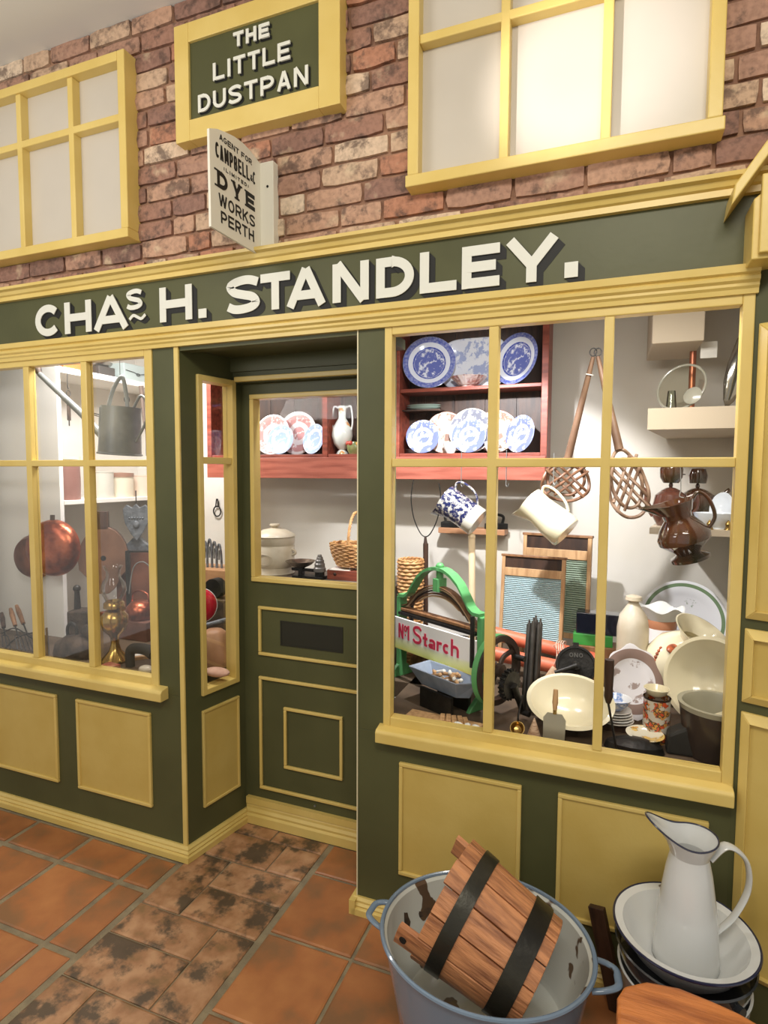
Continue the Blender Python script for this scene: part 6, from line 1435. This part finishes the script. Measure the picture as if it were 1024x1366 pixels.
q = B(); cyl(q, (0, 0, 0), (0, -.05, 0), .05); solo('iron_weight', q, IRON, 'dark round iron weight in the side window below the clamps', 'weight', (-0.338, .66, 0.919))
q = B(); bb(q, -.08, .08, -.05, .04, 0, 0.919-ZB-.05); solo('iron_box', q, RUST, 'rusty iron box holding up the dark round weight', 'box', (-0.338, .65, ZB), smooth=False, bevel=.004)
q = B(); lathe(q, [(0, .026), (.045, .022), (.075, .006), (.078, 0), (.072, 0), (0, .018)], 36); rp = thing('red_pan_lid', 'glossy red round cover with a white edge in the narrow side window', 'cover', (-0.217,0.360,0.899), aim_rot((.72, -.62, .18))); obj('dome', q, mat('glossy_red', (196, 30, 52), .15, coat=.6), rp)
q = B(); tube(q, [(.077*math.cos(a), .077*math.sin(a), 0) for a in [2*PI*i/40 for i in range(40)]], .003, 6, True); obj('edge', q, WHITEG, rp)
q = B(); tube(q, [(-0.186,0.300,0.814), (-0.044,0.420,0.853)], .012, 12); solo('grey_pole', q, GI, 'grey pole lying across the narrow side window under the red cover', 'pole')
sk = thing('leather_jug', 'tan leather sack with a rounded top standing at the foot of the side window', 'sack', (-0.086, .30, ZB))
q = B(); lathe(q, [(0, 0), (.060, 0), (.068, .05), (.062, .10), (.052, .14), (.030, .155), (0, .158)], 28, sx=1.1, sy=.9)
for v in q.verts: v.co.x += .008*math.sin(v.co.z*40)
obj('body', q, mat('tan_leather', (196, 150, 112), .5, c2=(170, 124, 92), scale=6), sk)
q = B(); tube(q, spline([(-.05, -.03, .12), (-.075, -.04, .10), (-.07, -.045, .05)], 5), .008, 8); obj('strap', q, mat('tan_leather', (196, 150, 112), .5), sk)
q = B(); ball(q, (0, 0, .015), .05, (1.2, .7, .35), 18); solo('cloth_pad', q, mat('pinkish_cloth', (206, 166, 142), .8, c2=(186, 144, 122), scale=20), 'pinkish folded cloth lying at the very foot of the side window', 'cloth', (0.006, .185, ZB))

# ================================================================ ON THE FLOOR
# ---- blue-grey enamel tub
TB = Vector((1.224, -.344, 0))
tub = thing('enamel_tub', 'large blue-grey enamel tub with a chipped white inside, holding the wooden bucket', 'tub', TB); tub.scale = (1, .87, 1)
def enamel(nm, base, chip, thr=.68, sc=9, rough=.2):
    m, nt, b = nodes(nm); b.inputs['Roughness'].default_value = rough; b.inputs['Coat Weight'].default_value = .3
    tc = N(nt, 'ShaderNodeTexCoord'); n1 = N(nt, 'ShaderNodeTexNoise', i_Scale=sc, i_Detail=3, i_Roughness=.4); nt.links.new(tc.outputs['Object'], n1.inputs['Vector'])
    r1 = ramp(nt, [(thr, (0, 0, 0)), (thr+.015, (1, 1, 1))]); nt.links.new(n1.outputs['Fac'], r1.inputs[0])
    n2 = N(nt, 'ShaderNodeTexNoise', i_Scale=3); nt.links.new(tc.outputs['Object'], n2.inputs['Vector'])
    r2 = ramp(nt, [(.3, s2l(base)), (.7, tuple(v*.82 for v in s2l(base)))]); nt.links.new(n2.outputs['Fac'], r2.inputs[0])
    mx = N(nt, 'ShaderNodeMix', data_type='RGBA'); mx.inputs[7].default_value = (*s2l(chip), 1)
    nt.links.new(r1.outputs[0], mx.inputs[0]); nt.links.new(r2.outputs[0], mx.inputs[6]); nt.links.new(mx.outputs[2], b.inputs['Base Color'])
    MATS[nm] = m; return m
TO = enamel('tub_blue_enamel', (122, 142, 164), (66, 56, 48), .68, 12); TI = enamel('tub_white_enamel', (206, 210, 204), (96, 76, 58), .60, 11)
HT, RT = .330, .268
q = B(); lathe(q, [(0, .0), (.195, .0), (.205, .012), (.235, HT*.55), (RT-.006, HT-.012), (RT-.012, HT-.012)], 72); obj('outer_wall', q, TO, tub)
q = B(); lathe(q, [(RT-.006, HT-.004), (RT-.016, HT-.012), (.236, HT*.72), (.232, HT*.70), (.205, .14), (.195, .130), (0, .128)], 72); obj('inner_wall', q, TI, tub)
q = B(); tube(q, [((RT-.003)*math.cos(a), (RT-.003)*math.sin(a), HT-.003) for a in [2*PI*i/90 for i in range(90)]], .006, 8, True); obj('rolled_rim', q, TO, tub)
for ang in (math.atan2(-0.322+.344, 0.910-1.224), math.atan2(-0.311+.344, 1.531-1.224)):
    e_r = Vector((math.cos(ang), math.sin(ang), 0)); e_t = Vector((-math.sin(ang), math.cos(ang), 0)); q = B()
    p_ = [e_r*(RT-.014)+e_t*(-.055)+Vector((0, 0, .285)), e_r*(RT+.016)+e_t*(-.050)+Vector((0, 0, .290)), e_r*(RT+.046)+e_t*(-.030)+Vector((0, 0, .292)), e_r*(RT+.050)+Vector((0, 0, .292)), e_r*(RT+.046)+e_t*.030+Vector((0, 0, .292)), e_r*(RT+.016)+e_t*.050+Vector((0, 0, .290)), e_r*(RT-.014)+e_t*.055+Vector((0, 0, .285))]
    tube(q, spline(p_, 5), .009, 10, flat=(1, .7)); obj('handle', q, TO, tub)

for a_, w_, z_ in ((2.55, .050, .262), (2.86, .030, .250), (-.10, .022, .275), (.12, .016, .262)):
    q = B(); rnd = random.Random(int(a_*100)); r_i = .2435+(z_-.262)*.36
    pts = [(w_*(.5+.3*rnd.random())*math.cos(t_), w_*1.1*(.6+.4*rnd.random())*math.sin(t_)) for t_ in [2*PI*i/11 for i in range(11)]]
    vs_ = []
    for px_, pz_ in pts:
        rr_ = r_i+pz_*.24-.0022; vs_.append(q.verts.new((rr_*math.cos(a_+px_/rr_*.7), rr_*math.sin(a_+px_/rr_*.7), z_+pz_)))
    c_ = q.verts.new(((r_i-.0022)*math.cos(a_), (r_i-.0022)*math.sin(a_), z_))
    for i in range(11): q.faces.new((vs_[i], vs_[(i+1) % 11], c_))
    obj('enamel_chip', q, mat('bare_iron', (92, 72, 54), .7, c2=(60, 50, 42), scale=40), tub, smooth=False)

# ---- wooden bucket lying in the tub
bax = Vector((-.92, .137, .37)).normalized()            # from base towards the open mouth
bc = Vector((1.238, -.362, .350)); LB = .27
bk = thing('wooden_bucket', 'old stave bucket of reddish wood with two black hoops lying tilted in the enamel tub', 'bucket', bc-bax*LB/2, aim_rot(bax))
STV = mat('stave_wood', (204, 140, 94), .5, c2=(134, 84, 56), scale=9, lo=.4, hi=.68, stretch=(7, 7, .8), bump=.35, bscale=24)
R0, R1 = .128, .156; ns = 14
rotinv = bk.rotation_euler.to_matrix().inverted()
ears = []
for s_dir in (rotinv @ Vector((.1, .93, .2)), rotinv @ Vector((-.15, -.93, -.28))): ears.append(math.atan2(s_dir.y, s_dir.x))
for i in range(ns):
    a0 = 2*PI*i/ns+.012; a1 = 2*PI*(i+1)/ns-.012; am = (a0+a1)/2
    ear = any(abs((am-e+PI) % (2*PI)-PI) < PI/ns for e in ears); L2 = LB+(.046 if ear else random.uniform(-.004, .004)); q = B()
    n = 3; vs4 = []
    zs = [0, LB*.5, L2]
    for z_ in zs:
        ro = R0+(R1-R0)*z_/LB+random.uniform(-.0008, .0008)
        vs4.append([[q.verts.new((r_*math.cos(a0+(a1-a0)*j/n), r_*math.sin(a0+(a1-a0)*j/n), z_)) for j in range(n+1)] for r_ in (ro, ro-.016)])
    for l in range(len(zs)-1):
        A, C = vs4[l], vs4[l+1]
        for j in range(n):
            q.faces.new((A[0][j], A[0][j+1], C[0][j+1], C[0][j])); q.faces.new((A[1][j+1], A[1][j], C[1][j], C[1][j+1]))
        q.faces.new((A[0][0], C[0][0], C[1][0], A[1][0])); q.faces.new((A[0][n], A[1][n], C[1][n], C[0][n]))
    for A in (vs4[0], vs4[-1]):
        for j in range(n): q.faces.new((A[0][j], A[0][j+1], A[1][j+1], A[1][j]))
    o = obj('stave', q, STV, bk, bevel=.0015)
    if ear:
        q = B(); ro = R0+(R1-R0)*1.12; d_ = Vector((math.cos(am), math.sin(am), 0)); c_ = d_*(ro+.001)+Vector((0, 0, LB+.025)); cyl(q, c_-d_*.004, c_+d_*.001, .009); obj('rope_hole', q, BLACK, o)
q = B(); lathe(q, [(0, .02), (R0-.012, .02), (R0-.012, .036), (0, .036)], 36); obj('bottom', q, STV, bk)
HOOP = mat('black_hoop', (58, 56, 48), .35, .5, c2=(36, 34, 30), scale=6, bump=.1)
for z0, z1 in ((.028, .075), (LB*.70, LB*.70+.038)):
    q = B(); f = lambda z_: R0+(R1-R0)*z_/LB
    lathe(q, [(f(z0)+.001, z0), (f(z0)+.0045, z0), (f(z1)+.0045, z1), (f(z1)+.001, z1)], 56, closed=True); obj('hoop', q, HOOP, bk)

# ---- pail, black pan, bowl and pitcher
BWc = Vector((1.690, -.206, 0)); HB = .38
EW = enamel('white_enamel', (222, 224, 224), (90, 70, 58), .72, 11, .15); NAVY = mat('navy_enamel_edge', (34, 38, 66), .2, coat=.4)
pl = thing('white_pail', 'white enamel pail standing on the floor under the black-banded pan', 'pail', BWc)
q = B(); lathe(q, [(0, 0), (.110, 0), (.118, .01), (.148, .27), (.150, .272), (.144, .272), (.112, .012), (0, .008)], 56); obj('body', q, EW, pl)
pn = thing('black_pan', 'shallow black enamel pan with a knob handle between the white pail and the white bowl', 'pan', BWc+Vector((0, 0, .272)))
BE = mat('black_enamel', (44, 46, 50), .18, coat=.5)
q = B(); lathe(q, [(0, 0), (.150, 0), (.162, .022), (.170, .060), (.176, .064), (.172, .067), (.158, .024), (0, .006)], 60); pn.scale = (.9, .9, 1); obj('body', q, BE, pn)
q = B(); kd = Vector((1.765,-0.294,0.310))-BWc; kd.z = 0; kd.normalize(); cyl(q, kd*.165+Vector((0, 0, .035)), kd*.182+Vector((0, 0, .035)), .011, .013); obj('knob', q, BE, pn)
bwl = thing('enamel_bowl', 'wide white enamel bowl with a navy rim holding the white pitcher', 'bowl', BWc+Vector((0, 0, .279)))
q = B(); lathe(q, [(0, .0), (.085, .0), (.135, .045), (.158, .090), (.178, .100), (.178, .103), (.156, .098), (.128, .050), (.08, .010), (0, .008)], 72); bwl.scale = (.9, .9, 1); obj('body', q, EW, bwl)
q = B(); tube(q, [(.179*math.cos(a), .179*math.sin(a), .101) for a in [2*PI*i/90 for i in range(90)]], .0035, 8, True); obj('rim', q, NAVY, bwl)
pz = .279+.012
PX_, PY_ = 1.697, -0.192
pt = thing('enamel_pitcher', 'tall white enamel pitcher with a long pouring lip and looped handle standing in the bowl', 'pitcher', (PX_, PY_, pz))
zn = 0.566-pz
ld_ = Vector((1.608,-0.200,0.634))-Vector((PX_, PY_, 0)); la = math.atan2(-.25, -1.0)
q = B(); rg = lathe(q, [(0, 0), (.072, 0), (.076, .006), (.074, .03), (.066, zn*.5), (.052, zn*.85), (.045, zn*.97), (.044, zn), (.041, zn), (.043, zn*.9), (.06, zn*.5), (.06, .02), (0, .01)], 56); obj('body', q, EW, pt)
def lipf(a):
    d = (a-la+PI) % (2*PI)-PI
    s = max(0, math.cos(d)); return s**3
q = B(); nS = 72; rings = []
for lvl, (rr, zz) in enumerate(((.044, 0), (.050, .014), (.058, .030), (.062, .042), (.060, .042), (.055, .030), (.046, .013), (.041, .0))):
    ring = []
    for i in range(nS):
        a = 2*PI*i/nS; L_ = lipf(a); f_ = zz/.042
        r2 = rr+L_*.044*f_*f_; z2 = zn+zz*(1+1.15*L_+.15*max(0, -math.cos(a-la)))
        w_ = 1-.25*L_*f_
        ring.append(q.verts.new((r2*math.cos(la+((a-la+PI) % (2*PI)-PI)*w_), r2*math.sin(la+((a-la+PI) % (2*PI)-PI)*w_), z2)))
    rings.append(ring)
for A, C in zip(rings, rings[1:]):
    for i in range(nS): q.faces.new((A[i], A[(i+1) % nS], C[(i+1) % nS], C[i]))
edge = [((rings[3][i].co+rings[4][i].co)/2) for i in range(nS)]
obj('lip', q, EW, pt)
q = B(); tube(q, edge, .0022, 6, True); obj('rim_line', q, NAVY, pt)
ha = la+PI; hd = Vector((math.cos(ha), math.sin(ha), 0)); 
q = B(); tube(q, spline([hd*.047+Vector((0, 0, zn*.97)), hd*.085+Vector((0, 0, zn*1.10)), hd*.130+Vector((0, 0, zn*.98)), hd*.138+Vector((0, 0, zn*.72)), hd*.108+Vector((0, 0, zn*.45)), hd*.068+Vector((0, 0, zn*.28))], 8), [.011, .0065], 12, flat=(1.5, .6)); obj('handle', q, EW, pt)
q = B()
for s, zz in ((1, zn*.98), (-1, zn*.96)): ball(q, hd*.046+Vector((0, s*.006, zz)), .004, seg=8)
obj('rust_spot', q, RUST, pt)

# ---- stool at the bottom right, small leaning board
stl = thing('wooden_stool', 'worn orange-brown wooden stool top with a rounded end in the bottom right corner', 'stool', (1.644, -0.486, 0))
sxo, syo = 1.644, -0.486
top = [(1.533,-0.523,0.400), (1.534,-0.489,0.400), (1.548,-0.457,0.400), (1.594,-0.426,0.400), (1.658,-0.417,0.400), (1.720,-0.427,0.400), (1.766,-0.438,0.400), (1.813,-0.458,0.400), (1.842,-0.522,0.400), (1.807,-0.669,0.400), (1.536,-0.775,0.400)]
ORW = mat('orange_wood', (206, 126, 66), .45, c2=(150, 82, 38), scale=6, lo=.35, hi=.7, stretch=(1, 7, 7), bump=.3, bscale=20)
poly = [(p[0]-sxo, p[1]-syo) for p in top]
q = B(); prism(q, poly, 'z', .355, .40); obj('seat', q, ORW, stl, smooth=False, bevel=.008)
cxm = sum(p[0] for p in poly)/len(poly); cym = sum(p[1] for p in poly)/len(poly)
for i in (2, 6, 8, 10):
    q = B(); x_, y_ = (poly[i][0]-cxm)*.72+cxm, (poly[i][1]-cym)*.72+cym; tube(q, [(x_, y_, .357), (x_*1.0, y_*1.0, 0)], [.018, .014], 12); obj('leg', q, ORW, stl)
q = B(); a = Vector((1.541,-0.204,0.300)); box(q, (0, 0, .14), (.045, .018, .28)); 
solo('dark_board', q, WOODD, 'short dark board standing between the enamel tub and the white pail', 'board', (1.550, -0.106+.02, .003), (0, R(-14), R(-20)), smooth=False, bevel=.002)
